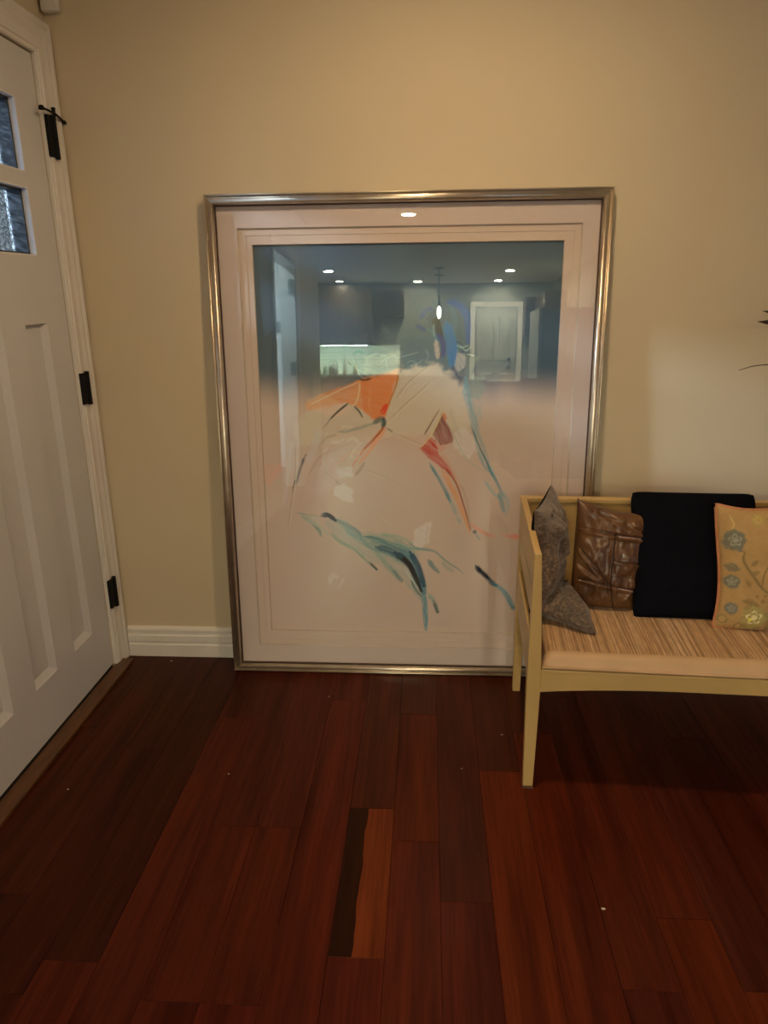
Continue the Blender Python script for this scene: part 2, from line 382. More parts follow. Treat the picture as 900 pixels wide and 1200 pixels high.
# jambs
jb = MB(); jb.box(-.139, -.047, D0-.001, D0-.018, 0, DH-.001).box(-.139, -.047, D1+.018, D1+.001, 0, DH-.001).box(-.139, -.047, D1+.018, D0-.018, DH-.018, DH-.001)
jb.build('trim_3', M_TRIM, None, 'structure')
jb = MB(); jb.box(-.139, -.001, H0-.001, H0-.018, 0, HH-.001).box(-.139, -.001, H1+.018, H1+.001, 0, HH-.001).box(-.139, -.001, H1+.018, H0-.018, HH-.018, HH-.001)
jb = jb.build('trim_4', M_TRIM, None, 'structure')
for z in (1.08, 1.80):
    boxo('hinge', M_GREYW, jb, -.06, -.012, H1+.018, H1+.026, z-.06, z+.06)
# threshold of the front door
th_ = empty('trim_5'); th_['kind'] = 'structure'
boxo('threshold_board', M_OAK, th_, .003, .056, D1+.01, D0+.045, .0006, .014, bevel=.003)
boxo('sill_plate', M_DARK, th_, -.13, .002, D1+.02, D0-.02, -.012, .0195)

# ================================================================== FRONT DOOR
door = empty('door_1', (0, 0, 0)); door['kind'] = 'structure'
yh, yl = -.109, -1.026           # hinge and lock edges
zb, zt = .020, 2.045
FX, BX = -.001, -.046
cols = [(-.236, -.366), (-.487, -.618), (-.742, -.872)]
pz0, pz1 = .205, 1.275
lw = (.236-.900)
lcols = [(-.236, -.440), (-.464, -.668), (-.692, -.896)]
lrows = [(1.705, 1.905), (1.472, 1.664)]
def slab(name, y0, y1, z0, z1): return boxo(name, M_DOOR, door, BX, FX, y0, y1, z0, z1)
slab('stile', cols[0][0], yh, zb, zt); slab('stile', yl, lcols[2][1], zb, zt)
slab('rail', lcols[2][1], cols[0][0], lrows[0][1], zt)
slab('rail', lcols[2][1], cols[0][0], pz1, lrows[1][0])
slab('rail', lcols[2][1], cols[0][0], zb, pz0)
slab('mullion', cols[1][0], cols[0][1], pz0, pz1); slab('mullion', cols[2][0], cols[1][1], pz0, pz1); slab('mullion', lcols[2][1], cols[2][1], pz0, pz1)
slab('muntin', lcols[2][1], cols[0][0], lrows[1][1], lrows[0][0])
for r in lrows:
    slab('muntin', lcols[1][0], lcols[0][1], r[0], r[1]); slab('muntin', lcols[2][0], lcols[1][1], r[0], r[1])
for (ya, yb) in cols:                 # recessed panels with sloping borders
    s = .024; d = .0135
    o_ = [(FX-.0005, ya, pz0), (FX-.0005, yb, pz0), (FX-.0005, yb, pz1), (FX-.0005, ya, pz1)]
    i_ = [(FX-d, ya-s, pz0+s), (FX-d, yb+s, pz0+s), (FX-d, yb+s, pz1-.004), (FX-d, ya-s, pz1-.004)]
    bk = [(BX, ya, pz0), (BX, yb, pz0), (BX, yb, pz1), (BX, ya, pz1)]
    MB().loft([bk, o_, i_]).build('panel', M_DOOR, door)
M_REV = mat('glazing_bead_paint', (.80, .82, .84), .4); M_SASH = mat('outer_sash_paint', (.04, .048, .055), .5)
for r in lrows:
    for (ya, yb) in lcols:
        fr = MB(); fo = MB(); z0, z1 = r; e = .004
        for (a, b_, c, d) in ((ya-e, ya, z0, z1), (yb, yb+e, z0, z1), (yb, ya, z0, z0+e), (yb, ya, z1-e, z1)): fr.box(-.020, FX, a, b_, c, d)
        e = .002
        for (a, b_, c, d) in ((ya-.012, ya, z0, z1), (yb, yb+.012, z0, z1), (yb, ya, z0, z0+.010), (yb, ya, z1-.010, z1)): fo.box(-.062, -.020, a, b_, c, d)
        f_ = fr.build('lite_frame', M_REV, door); fo.build('outer_sash', M_SASH, f_)
        boxo('pane', M_RAIN, f_, -.061, -.057, yb+.003, ya-.003, z0+.003, z1-.003)
for z0, z1 in ((1.765, 1.889), (.997, 1.109), (.238, .355)):
    hb = MB(); yc = D0 + .036
    hb.tube([(.021, -.078+.012, z0), (.021, -.078+.012, z1)], .0085, 10)
    hb.box(.012, .0215, -.104, -.060, z0+.004, z1-.004)
    zz = z0
    hg = hb.build('hinge', M_BLACK, door)
    hg['label'] = 'black hinge'
    if z1 > 1.8:
        sb = MB(); sb.tube([(.026, -.066, z1-.004), (.026, -.066, z1+.018)], .0055, 8)
        sb.tube([(.028, -.135, z1+.006), (.030, -.066, z1+.004), (.028, -.022, z1-.004), (.026, -.006, z1-.006)], [.0035]*4, 8)
        sb.lathe([(.008, 0), (.009, .004), (.006, .012)], 10, (.026, -.141, z1+.000))
        sb.lathe([(.007, 0), (.008, .004), (.005, .010)], 10, (.026, -.005, z1-.012))
        sb.lathe([(.006, 0), (.007, .003), (.005, .006)], 10, (.026, -.066, z1+.016))
        sb.build('hinge_pin_stop', M_BLACK, hg)
kn = MB(); kn.lathe([(.026, 0), (.028, .003), (.012, .008), (.010, .035), (.024, .042), (.026, .058), (.018, .066), (0.001, .068)], 20)
kn = kn.build('door_knob', M_BLACK, door, smooth=True); kn.rotation_euler = (0, math.pi/2, 0); kn.location = (0, yl+.07, .95)

# outside: porch floor and a rendered neighbour wall, seen through the panes
M_OUT = mat('outside_stucco', (.32, .36, .38), .9)
boxo('ground', M_OUT, None, -9, -.14, -7, 6, -.2, -.12, kind='structure')

def stucco():
    m, nt, b = new_mat('porch_stucco')
    f = noise(nt, coords(nt), 55, 2, .6); nt.links.new(ramp(nt, f, [(.40, (.05, .045, .035)), (.60, (.15, .13, .10))]), b.inputs['Base Color']); b.inputs['Roughness'].default_value = .95
    bump(nt, b, f, .8, .01); return m
boxo('wall_porch', stucco(), None, -2.4, -.165, .02, .12, -.12, 3.0, kind='structure')

# ---- small white box high on the wall above the casing
a = MB().box(-.004+.012, .062, -.030, -.001, 2.178, 2.262).build('alarm_contact', M_PLASTIC, bevel=.009, seg=3)
tag(a, 'small white plastic sensor box high on the wall above the door casing corner', 'sensor')

# ================================================================== FRAMED PICTURE
TH = math.radians(2.7)
FWID, FHT = 1.290, 1.660
pic = empty('framed_picture', (.465, -.0795, .0005), (-TH, 0, 0))
tag(pic, 'large champagne silver framed abstract print leaning against the wall on the floor', 'picture')
prof = [(0, 0), (0, .034), (.0015, .040), (.004, .042), (.0065, .040), (.008, .036), (.0095, .0355), (.0115, .037), (.014, .041), (.019, .0475), (.024, .0515), (.028, .053), (.031, .0515), (.0335, .048), (.0345, .043), (.0345, 0)]
def fcorner(u_, k): # inset u_ at corner k
    return [(u_, u_), (FWID-u_, u_), (FWID-u_, FHT-u_), (u_, FHT-u_)][k]
for k, nm in enumerate(('bottom', 'right', 'top', 'left')):
    r0 = [(fcorner(u_, k)[0], -d, fcorner(u_, k)[1]) for u_, d in prof]
    k2 = (k+1) % 4
    r1 = [(fcorner(u_, k2)[0], -d, fcorner(u_, k2)[1]) for u_, d in prof]
    MB().loft([r0, r1]).build('frame_rail', M_FRAME, pic, smooth=True)
def ring_board(name, m, outer, inner, y0, y1, parent, bevel_out=0, m2=None):
    (a0, b0, a1, b1), (c0, d0, c1, d1) = outer, inner
    mb = MB()
    O = [(a0, b0), (a1, b0), (a1, b1), (a0, b1)]; I = [(c0, d0), (c1, d0), (c1, d1), (c0, d1)]
    J = [(c0+bevel_out, d0+bevel_out), (c1-bevel_out, d0+bevel_out), (c1-bevel_out, d1-bevel_out), (c0+bevel_out, d1-bevel_out)]
    v_ = [(x, -y1, z) for x, z in O] + [(x, -y1, z) for x, z in I] + [(x, -y0, z) for x, z in J] + [(x, -y0, z) for x, z in O]
    f = []; mi = []
    for j in range(4):
        j2 = (j+1) % 4
        f += [(j, j2, 4+j2, 4+j), (4+j, 4+j2, 8+j2, 8+j), (8+j, 8+j2, 12+j2, 12+j), (12+j, 12+j2, j2, j)]; mi += [0, 1, 0, 0]
    mb.v = v_; mb.f = f; mb.mi = mi
    return mb.build(name, [m, m2 or m], parent)
m_ = ring_board('mat_board', M_MAT, (.030, .030, 1.260, 1.630), (.099, .101, 1.202, 1.558), .022, .027, pic, .0045, M_MATCORE)
m2 = ring_board('mat_board', M_MAT2, (.090, .092, 1.210, 1.568), (.126, .130, 1.178, 1.536), .0155, .0205, pic, .002, M_MATCORE); m2['label'] = 'cream inner mat board'
m3 = ring_board('mat_board', M_MAT2, (.110, .112, 1.194, 1.550), (.1455, .158, 1.1485, 1.508), .0125, .0190, pic, .0015, M_MATCORE); m3['label'] = 'innermost cream mat board beside the print'
boxo('backing_board', M_BACKING, pic, .02, FWID-.02, -.008, -.003, .02, FHT-.02)
fl = MB(); q0, q1 = .0346, .0372  # dark ring painted in as the shade line between frame lip and mat
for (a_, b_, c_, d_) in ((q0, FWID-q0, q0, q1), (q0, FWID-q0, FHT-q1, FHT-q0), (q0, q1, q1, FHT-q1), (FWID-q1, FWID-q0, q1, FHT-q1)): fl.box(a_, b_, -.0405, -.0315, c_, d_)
fl.build('lip_shade_strip', mat('painted_lip_shade', (.05, .022, .012), .6), pic)['label'] = 'thin dark strip inside the frame, painted as the shade under its lip'
boxo('glass', M_PGLASS, pic, .030, 1.260, -.0312, -.0302, .030, 1.630)

ART = [["P",[[670,1350],[746,1362],[854,1348],[864,1132],[772,1113],[630,1120],[631,1257]],[56,74,86],0.55,10,0.3],
["P",[[319,1204],[631,1216],[630,1114],[320,1051]],[85,95,90],0.35,18,0.3],
["P",[[262,921],[317,985],[487,1059],[630,1111],[738,1127],[800,1091],[852,1029],[869,907],[262,847]],[165,137,110],0.95,9,0.1],
["P",[[303,993],[371,1031],[487,1073],[622,1111],[605,1050],[590,993],[578,950],[543,936],[515,959],[472,985],[443,996],[384,979],[311,973]],[184,104,62],0.95,2.5,0.25],
["P",[[490,1073],[622,1111],[605,1050],[587,990],[569,944],[535,938],[500,967]],[178,90,48],0.7,4,0.25],
["P",[[301,1002],[360,1028],[417,996],[381,973],[305,970]],[196,130,92],0.7,4,0.3],
["P",[[329,979],[434,996],[462,967],[416,950],[369,950]],[178,138,112],0.8,4,0.3],
["L",[[622,1109],[613,1058],[593,1007],[578,973]],[150,82,32],0.8,[3.4,1.6],0.4],
["L",[[561,959],[570,970],[578,987]],[200,45,35],0.9,[6.8,6.8],0.4],
["L",[[490,1073],[487,1036],[475,996],[457,985]],[195,150,105],0.8,[1.6,1.6],0.4],
["L",[[306,985],[400,1030],[482,1064]],[205,170,120],0.7,[1.6,1.6],0.4],
["L",[[527,1050],[521,1007],[523,962]],[190,125,75],0.5,[1.4,1.4],0.4],
["L",[[380,936],[413,967],[446,993]],[50,45,45],0.9,[2.2,3.0],0.4],
["L",[[356,906],[383,936]],[120,100,85],0.6,[1.6,1.6],0.4],
["L",[[469,985],[486,967],[497,947]],[60,60,58],0.85,[3.2,1.6],0.4],
["L",[[488,1075],[508,1073],[528,1078]],[50,45,45],0.9,[2.4,2.4],0.4],
["L",[[528,1081],[573,1095],[608,1109]],[95,70,60],0.8,[1.4,1.4],0.4],
["L",[[611,1123],[642,1120]],[45,70,80],0.8,[5.4,5.4],0.4],
["L",[[531,924],[558,941],[569,930],[566,912]],[60,85,80],0.8,[6.8,6.8],0.4],
["L",[[569,947],[572,930],[566,909]],[35,62,68],0.95,[4.7,4.7],0.4],
["L",[[572,915],[537,874],[498,833],[459,779]],[165,82,42],0.85,[5.4,2.7],0.4],
["L",[[578,907],[548,869],[513,824],[483,788]],[185,105,65],0.7,[4.7,4.7],0.4],
["L",[[572,912],[531,868],[495,833]],[115,55,30],0.9,[1.8,1.8],0.4],
["L",[[411,898],[441,898],[461,904],[499,915],[534,927]],[118,122,108],0.75,[3.0,4.1],0.4],
["L",[[578,912],[598,898]],[90,75,55],0.8,[1.8,1.8],0.4],
["L",[[354,856],[373,877],[402,886]],[125,105,80],0.65,[4.1,4.1],0.4],
["L",[[365,803],[383,839],[425,862]],[150,105,80],0.65,[4.7,4.7],0.4],
["L",[[409,788],[439,818],[498,833]],[170,125,95],0.65,[5.4,5.4],0.4],
["L",[[390,862],[413,859],[431,871]],[190,168,130],0.65,[3.4,3.4],0.4],
["L",[[440,862],[461,877],[484,857]],[185,160,125],0.65,[3.4,3.4],0.4],
["L",[[421,912],[438,915],[461,912]],[185,150,120],0.65,[4.1,4.1],0.4],
["L",[[447,797],[466,833],[496,863]],[195,160,120],0.65,[1.9,1.9],0.4],
["L",[[460,833],[483,821],[471,800],[454,815]],[200,150,115],0.65,[1.6,1.6],0.4],
["L",[[378,755],[400,785],[436,800]],[165,115,90],0.65,[4.1,4.1],0.4],
["L",[[361,886],[342,839],[359,803]],[150,125,100],0.65,[4.1,4.1],0.4],
["L",[[467,743],[488,768],[500,789]],[110,75,50],0.65,[4.1,4.1],0.4],
["L",[[341,803],[328,767]],[150,130,115],0.65,[4.1,4.1],0.4],
["L",[[357,755],[387,737],[416,707]],[110,90,75],0.65,[1.4,1.4],0.4],
["P",[[399,770],[456,779],[461,743],[410,731]],[190,168,132],0.8,3,0.3],
["P",[[392,704],[428,713],[460,689],[456,646],[426,652],[394,673]],[188,178,148],0.85,3,0.2],
["P",[[273,742],[306,818],[380,833],[423,743],[361,682],[276,651]],[172,140,124],0.5,10,0.3],
["P",[[143,778],[197,790],[215,772],[188,724],[145,711]],[190,118,96],0.55,4,0.5],
["L",[[157,696],[177,742],[209,788]],[188,118,98],0.4,[3.4,3.4],0.4],
["L",[[257,706],[274,764],[297,818]],[105,90,82],0.7,[3.5,3.5],0.4],
["L",[[299,788],[324,833],[344,892]],[160,142,145],0.45,[10.8,10.8],0.4],
["L",[[244,687],[255,724]],[80,70,65],0.8,[2.2,2.2],0.4],
["L",[[281,779],[287,803]],[60,60,85],0.8,[2.0,2.0],0.4],
["L",[[208,619],[231,742],[248,862]],[165,140,120],0.4,[5.4,5.4],0.4],
["L",[[586,898],[659,869],[732,839]],[132,104,74],0.55,[1.4,1.4],0.4],
["L",[[591,893],[663,864],[736,835]],[195,165,120],0.45,[1.2,1.2],0.4],
["L",[[578,930],[630,979],[687,1030],[730,1069]],[132,104,74],0.55,[1.4,1.4],0.4],
["L",[[582,925],[634,974],[692,1025],[734,1065]],[195,165,120],0.45,[1.2,1.2],0.4],
["L",[[497,768],[571,738],[653,684]],[132,104,74],0.55,[1.4,1.4],0.4],
["L",[[501,763],[575,733],[658,679]],[195,165,120],0.45,[1.2,1.2],0.4],
["L",[[493,683],[534,628],[584,554]],[132,104,74],0.55,[1.4,1.4],0.4],
["L",[[497,678],[538,623],[589,549]],[195,165,120],0.45,[1.2,1.2],0.4],
["L",[[610,1007],[653,1064],[715,1114]],[132,104,74],0.55,[1.4,1.4],0.4],
["L",[[614,1003],[657,1059],[720,1110]],[195,165,120],0.45,[1.2,1.2],0.4],
["L",[[263,862],[255,742],[223,557]],[132,104,74],0.55,[1.4,1.4],0.4],
["L",[[267,858],[260,738],[228,552]],[195,165,120],0.45,[1.2,1.2],0.4],
["L",[[510,652],[555,607],[629,536]],[132,104,74],0.55,[1.4,1.4],0.4],
["L",[[515,648],[559,602],[634,531]],[195,165,120],0.45,[1.2,1.2],0.4],
["L",[[747,1277],[753,1242],[762,1207],[771,1185]],[34,58,84],0.9,[8.1,10.8],0.4],
["L",[[723,1261],[733,1283],[750,1299]],[38,58,86],0.9,[8.1,8.1],0.4],
["L",[[728,1331],[741,1320],[750,1293]],[50,70,88],0.6,[5.4,5.4],0.4],
["L",[[778,1261],[787,1223],[799,1188],[800,1124]],[44,92,122],0.85,[12.2,16.2],0.4],
["L",[[742,1221],[765,1196],[774,1169],[766,1136]],[44,72,112],0.85,[6.8,4.1],0.4],
["L",[[780,1325],[807,1325],[833,1303],[850,1271],[854,1195]],[52,72,104],0.65,[8.1,12.2],0.4],
["L",[[788,1317],[805,1277],[806,1223]],[70,100,112],0.4,[6.8,6.8],0.4],
["L",[[695,1272],[708,1294],[731,1304]],[44,66,92],0.75,[6.8,6.8],0.4],
["L",[[678,1251],[692,1243],[706,1237]],[44,66,92],0.75,[5.4,5.4],0.4],
["L",[[714,1242],[737,1223],[748,1191]],[70,105,118],0.6,[4.1,4.1],0.4],
["L",[[745,1202],[748,1174],[752,1147]],[155,128,108],0.8,[6.8,6.8],0.4],
["L",[[763,1169],[763,1147]],[58,40,72],0.8,[2.2,2.2],0.4],
["L",[[801,1179],[799,1135],[808,1102],[831,1069]],[50,48,86],0.9,[4.1,1.6],0.4],
["L",[[799,1190],[815,1196],[835,1179],[830,1152]],[40,62,88],0.9,[2.7,2.7],0.4],
["P",[[847,1149],[889,1149],[875,1113],[854,1074],[839,1091],[845,1119]],[92,96,92],0.75,2.5,0.3],
["P",[[810,1168],[847,1149],[842,1113],[823,1097],[808,1119]],[148,128,112],0.7,3,0.3],
["P",[[865,1091],[902,1074],[914,1040],[892,1007],[852,1018],[846,1063]],[118,122,108],0.6,6,0.3],
["L",[[813,1187],[829,1179],[852,1184]],[140,158,158],0.6,[1.1,1.1],0.4],
["L",[[810,1174],[805,1146],[808,1119]],[140,158,158],0.6,[1.1,1.1],0.4],
["L",[[841,1157],[872,1152]],[140,158,158],0.6,[1.1,1.1],0.4],
["L",[[821,1190],[844,1168],[860,1179]],[140,158,158],0.6,[1.1,1.1],0.4],
["L",[[756,1269],[737,1248],[740,1215]],[140,158,158],0.6,[1.1,1.1],0.4],
["L",[[471,1126],[482,1109],[499,1098]],[150,150,132],0.32,[1.1,1.1],0.4],
["L",[[517,1148],[546,1159],[574,1150]],[150,150,132],0.32,[1.1,1.1],0.4],
["L",[[588,1103],[579,1137],[608,1153],[619,1125]],[150,150,132],0.32,[1.1,1.1],0.4],
["L",[[466,1148],[488,1092],[510,1075]],[150,150,132],0.32,[1.1,1.1],0.4],
["L",[[568,1159],[580,1148],[562,1131]],[150,150,132],0.32,[1.1,1.1],0.4],
["L",[[645,1125],[664,1136],[687,1128],[704,1141]],[150,150,132],0.32,[1.1,1.1],0.4],
["L",[[650,1114],[676,1125],[698,1117]],[150,150,132],0.32,[1.1,1.1],0.4],
["L",[[611,1145],[647,1153],[687,1164]],[150,150,132],0.32,[1.1,1.1],0.4],
["L",[[709,1174],[721,1152],[709,1130]],[150,150,132],0.32,[1.1,1.1],0.4],
["P",[[503,1148],[631,1169],[636,1114],[545,1087],[502,1092]],[128,116,96],0.5,6,0.3],
["L",[[469,1154],[483,1168],[506,1159]],[48,82,86],0.8,[3.0,3.0],0.4],
["L",[[449,1137],[460,1123]],[40,45,42],0.9,[1.6,1.6],0.4],
["P",[[768,964],[788,921],[809,875],[804,860],[763,848],[737,892]],[110,58,52],0.9,2.5,0.3],
["L",[[771,967],[780,944]],[165,70,35],0.8,[4.1,4.1],0.4],
["P",[[694,842],[728,880],[749,863],[761,819],[805,760],[818,727],[776,766],[732,801],[709,822]],[150,34,27],0.92,2.5,0.4],
["P",[[749,860],[787,845],[764,825]],[165,100,80],0.6,3,0.3],
["L",[[764,828],[793,789],[814,745],[836,700]],[165,110,78],0.6,[4.1,4.1],0.4],
["L",[[770,766],[812,691],[843,618],[871,544]],[182,108,62],0.85,[7.4,3.4],0.4],
["L",[[782,769],[818,721],[845,649],[874,550]],[125,58,30],0.9,[2.4,1.9],0.4],
["L",[[835,715],[854,670],[870,587],[877,557]],[150,115,92],0.7,[3.4,3.4],0.4],
["L",[[708,886],[728,921],[759,973]],[88,60,40],0.85,[2.2,1.4],0.4],
["L",[[717,907],[745,956],[773,993]],[160,128,95],0.6,[1.6,1.6],0.4],
["L",[[697,842],[734,889],[771,964]],[190,150,95],0.8,[1.6,1.6],0.4],
["L",[[688,845],[647,857],[607,874]],[160,130,100],0.5,[1.4,1.4],0.4],
["L",[[726,789],[753,745],[783,691],[801,651]],[58,105,118],0.8,[4.1,4.7],0.4],
["L",[[798,660],[810,636],[823,606]],[95,128,130],0.5,[4.7,4.7],0.4],
["L",[[826,599],[835,578]],[95,130,135],0.5,[4.1,4.1],0.4],
["P",[[803,892],[846,915],[878,878],[891,834],[857,804],[816,840]],[178,156,148],0.6,5,0.3],
["L",[[840,1057],[858,993],[877,921],[887,863]],[112,132,136],0.7,[9.5,5.4],0.4],
["L",[[852,1035],[843,1077]],[105,125,130],0.6,[5.4,5.4],0.4],
["L",[[887,869],[897,834],[936,775],[945,757]],[118,140,140],0.55,[5.4,5.4],0.4],
["L",[[866,921],[896,849],[927,787],[942,746]],[50,86,92],0.9,[1.8,1.8],0.4],
["L",[[927,781],[957,728],[988,668]],[48,108,125],0.9,[4.1,2.7],0.4],
["L",[[891,834],[915,781],[939,757]],[105,120,125],0.6,[3.4,3.4],0.4],
["L",[[979,692],[1001,650],[996,607]],[110,138,140],0.4,[5.4,5.4],0.4],
["L",[[917,730],[947,686],[977,662]],[100,135,138],0.55,[3.4,3.4],0.4],
["L",[[970,686],[977,656],[987,619]],[62,118,132],0.6,[6.1,6.1],0.4],
["L",[[794,921],[833,840],[869,790],[922,757]],[135,125,100],0.6,[1.6,1.6],0.4],
["L",[[796,984],[808,935],[832,878]],[140,122,98],0.3,[5.4,5.4],0.4],
["L",[[874,572],[904,551],[934,532],[958,526]],[192,108,84],0.85,[4.9,4.9],0.4],
["L",[[981,533],[1008,527]],[192,112,88],0.6,[4.1,4.1],0.4],
["L",[[1008,527],[1035,527]],[188,98,78],0.85,[7.4,7.4],0.4],
["L",[[883,547],[889,541]],[38,66,78],0.95,[4.6,4.6],0.4],
["L",[[892,538],[905,516]],[95,125,125],0.7,[2.2,2.2],0.4],
["P",[[797,531],[838,556],[863,500],[855,453],[828,469]],[150,125,102],0.5,5,0.6],
["L",[[259,607],[292,601],[334,595]],[125,122,105],0.6,[1.9,1.9],0.4],
["L",[[274,595],[303,576],[333,545],[341,523]],[82,105,98],0.75,[4.6,4.6],0.4],
["P",[[262,601],[334,595],[339,552],[291,576]],[150,140,118],0.4,4,0.3],
["L",[[344,596],[365,602],[395,577]],[24,54,76],0.95,[7.4,4.7],0.4],
["L",[[389,587],[437,562],[472,540],[484,522]],[58,86,98],0.85,[5.4,5.4],0.4],
["L",[[430,553],[466,521],[502,497]],[110,128,124],0.6,[10.8,10.8],0.4],
["L",[[375,533],[411,502],[462,471],[507,427],[540,398]],[96,122,104],0.8,[5.4,2.7],0.4],
["L",[[513,427],[540,398]],[45,60,66],0.9,[3.2,3.2],0.4],
["L",[[333,564],[369,527]],[140,140,128],0.5,[3.4,3.4],0.4],
["P",[[491,534],[569,535],[653,498],[690,461],[678,422],[605,428],[544,459]],[100,126,112],0.65,6,0.5],
["L",[[490,522],[539,516],[605,482],[659,460]],[60,84,86],0.85,[2.7,2.7],0.4],
["L",[[557,529],[617,523],[671,498]],[112,134,112],0.6,[4.1,4.1],0.4],
["L",[[538,478],[575,466],[611,447]],[55,85,102],0.75,[6.8,6.8],0.4],
["L",[[493,496],[538,465],[583,408],[617,363]],[108,130,108],0.65,[6.1,6.1],0.4],
["L",[[592,408],[629,357]],[72,90,92],0.8,[5.4,5.4],0.4],
["L",[[605,460],[635,441],[666,409],[684,358],[709,306]],[18,46,70],0.95,[14.9,8.1],0.4],
["L",[[629,473],[659,454],[678,409]],[52,96,120],0.7,[9.5,9.5],0.4],
["L",[[666,409],[696,371],[712,313]],[40,86,110],0.8,[12.2,9.5],0.4],
["L",[[663,358],[684,319],[703,296]],[30,60,72],0.9,[3.2,3.2],0.4],
["L",[[641,399],[666,364],[690,326]],[165,165,150],0.8,[1.9,1.9],0.4],
["L",[[709,306],[715,247],[719,167]],[62,112,128],0.8,[8.8,5.4],0.4],
["L",[[727,307],[746,281],[761,238]],[96,126,122],0.7,[6.1,6.1],0.4],
["L",[[746,281],[761,238]],[36,52,52],0.9,[4.1,5.4],0.4],
["L",[[659,498],[684,480],[720,474],[750,468],[786,436],[823,411],[854,386]],[88,116,112],0.75,[4.7,1.4],0.4],
["L",[[599,498],[659,479],[720,477]],[98,128,120],0.75,[4.1,4.1],0.4],
["L",[[726,436],[744,410],[763,391]],[74,104,106],0.8,[7.4,5.4],0.4],
["L",[[774,430],[793,411],[814,395]],[125,124,108],0.6,[6.1,6.1],0.4],
["L",[[756,461],[799,424],[841,399]],[120,118,100],0.7,[1.6,1.6],0.4],
["P",[[671,539],[701,567],[737,580],[728,505],[699,480],[674,492]],[190,166,132],0.7,4,0.3],
["L",[[722,568],[716,505]],[140,120,95],0.6,[1.4,1.4],0.4],
["L",[[895,412],[926,384],[954,355],[969,343]],[38,72,88],0.9,[8.1,6.8],0.4],
["L",[[895,419],[908,400]],[20,44,58],0.95,[6.8,6.8],0.4],
["L",[[957,352],[988,330],[1013,298],[1033,259]],[66,112,128],0.85,[5.4,8.1],0.4],
["L",[[1026,266],[1036,256]],[45,80,90],0.6,[6.8,6.8],0.4],
["L",[[367,340],[377,373],[395,367]],[180,158,138],0.5,[6.8,6.8],0.4],
["L",[[401,328],[420,361]],[180,158,138],0.4,[2.7,2.7],0.4],
["P",[[352,583],[419,590],[491,534],[569,516],[653,492],[690,451],[721,339],[709,267],[678,306],[629,357],[562,408],[492,449],[417,508],[363,552]],[112,128,122],0.45,5,0.55],
["L",[[406,571],[454,534],[514,490],[575,459]],[92,118,116],0.55,[8.1,8.1],0.6],
["L",[[508,516],[575,497],[641,466],[678,429]],[70,104,112],0.6,[10.8,10.8],0.5],
["L",[[672,435],[702,339],[718,257],[722,181]],[72,116,128],0.6,[9.5,4.1],0.5],
["L",[[262,610],[298,589],[339,552]],[120,124,110],0.4,[5.4,5.4],0.6],
["P",[[279,743],[343,862],[427,927],[543,921],[513,848],[438,767],[363,743],[305,620],[270,651]],[158,124,100],0.35,8,0.6],
["L",[[303,743],[341,803],[395,833],[454,857]],[140,104,82],0.45,[4.1,4.1],0.6],
["L",[[846,1069],[864,1007],[889,907],[932,790]],[96,122,128],0.5,[8.1,4.1],0.6],
["L",[[875,1029],[893,978],[889,921]],[120,130,128],0.35,[10.8,10.8],0.6],
["L",[[605,463],[635,441],[662,412],[684,364],[702,316]],[4,18,34],1,[9.5,5.4],0.05],
["L",[[629,450],[653,422],[678,371]],[2,8,20],1,[5.4,5.4],0.05],
["L",[[538,484],[584,472],[629,447]],[40,72,90],0.8,[8.1,8.1],0.3],
["L",[[659,467],[690,410],[711,339]],[22,60,82],0.9,[8.1,8.1],0.15],
["L",[[350,596],[371,599],[395,580]],[8,30,50],1,[6.1,6.1],0.1],
["L",[[901,409],[920,390],[944,368]],[10,36,50],0.95,[4.7,4.7],0.1],
["L",[[747,1277],[753,1242],[762,1207]],[2,10,30],1,[6.8,8.1],0.05],
["L",[[728,1267],[745,1261]],[2,12,34],1,[8.1,8.1],0.05],
["L",[[781,1255],[790,1218],[799,1179],[799,1130]],[10,84,140],0.9,[10.8,13.5],0.15],
["L",[[751,1223],[768,1196],[771,1152]],[6,44,110],0.95,[6.1,6.1],0.1],
["L",[[785,1322],[819,1311],[841,1287],[850,1249],[851,1195]],[26,66,140],0.5,[8.1,8.1],0.25],
["L",[[695,1270],[706,1291],[728,1304]],[14,54,110],0.7,[6.8,6.8],0.2],
["L",[[678,1251],[706,1237]],[14,54,110],0.7,[4.7,4.7],0.2]]

def vnoise(x, y, seed=0):
    xi = np.floor(x); yi = np.floor(y); fx = x-xi; fy = y-yi
    fx = fx*fx*(3-2*fx); fy = fy*fy*(3-2*fy)
    def h(a, b_):
        n = np.sin(a*127.1 + b_*311.7 + seed*74.7)*43758.5453
        return n - np.floor(n)
    return (h(xi, yi)*(1-fx)+h(xi+1, yi)*fx)*(1-fy) + (h(xi, yi+1)*(1-fx)+h(xi+1, yi+1)*fx)*fy
WHITE_REF = (.43, .305, .225); HAZE = .010
def pig(c):
    if HAZE: m_ = sum(c)/3; c = [max(0, .80*(m_+(x-m_)*.92)*k_+(m_/150)**2*18) for x, k_ in zip(c, (1.02, 1, .90))] if c[2] > c[0]-25 and m_ < 140 else [x*.97 for x in c]
    return np.array([min(.92, max(.004, (a-HAZE)/b_)) for a, b_ in zip(s2l(c), WHITE_REF)])
def catmull(P, n=6):
    P = [np.array(p, float) for p in P]
    if len(P) < 3: return np.array([P[0]+(P[-1]-P[0])*t for t in np.linspace(0, 1, 5)])
    Q = [2*P[0]-P[1]] + P + [2*P[-1]-P[-2]]; out = []
    for i in range(1, len(Q)-2):
        for t in np.linspace(0, 1, n, endpoint=False):
            a, b_, c, d = Q[i-1:i+3]
            out.append(.5*((2*b_)+(-a+c)*t+(2*a-5*b_+4*c-d)*t*t+(-a+3*b_-3*c+d)*t**3))
    out.append(P[-1]); return np.array(out)
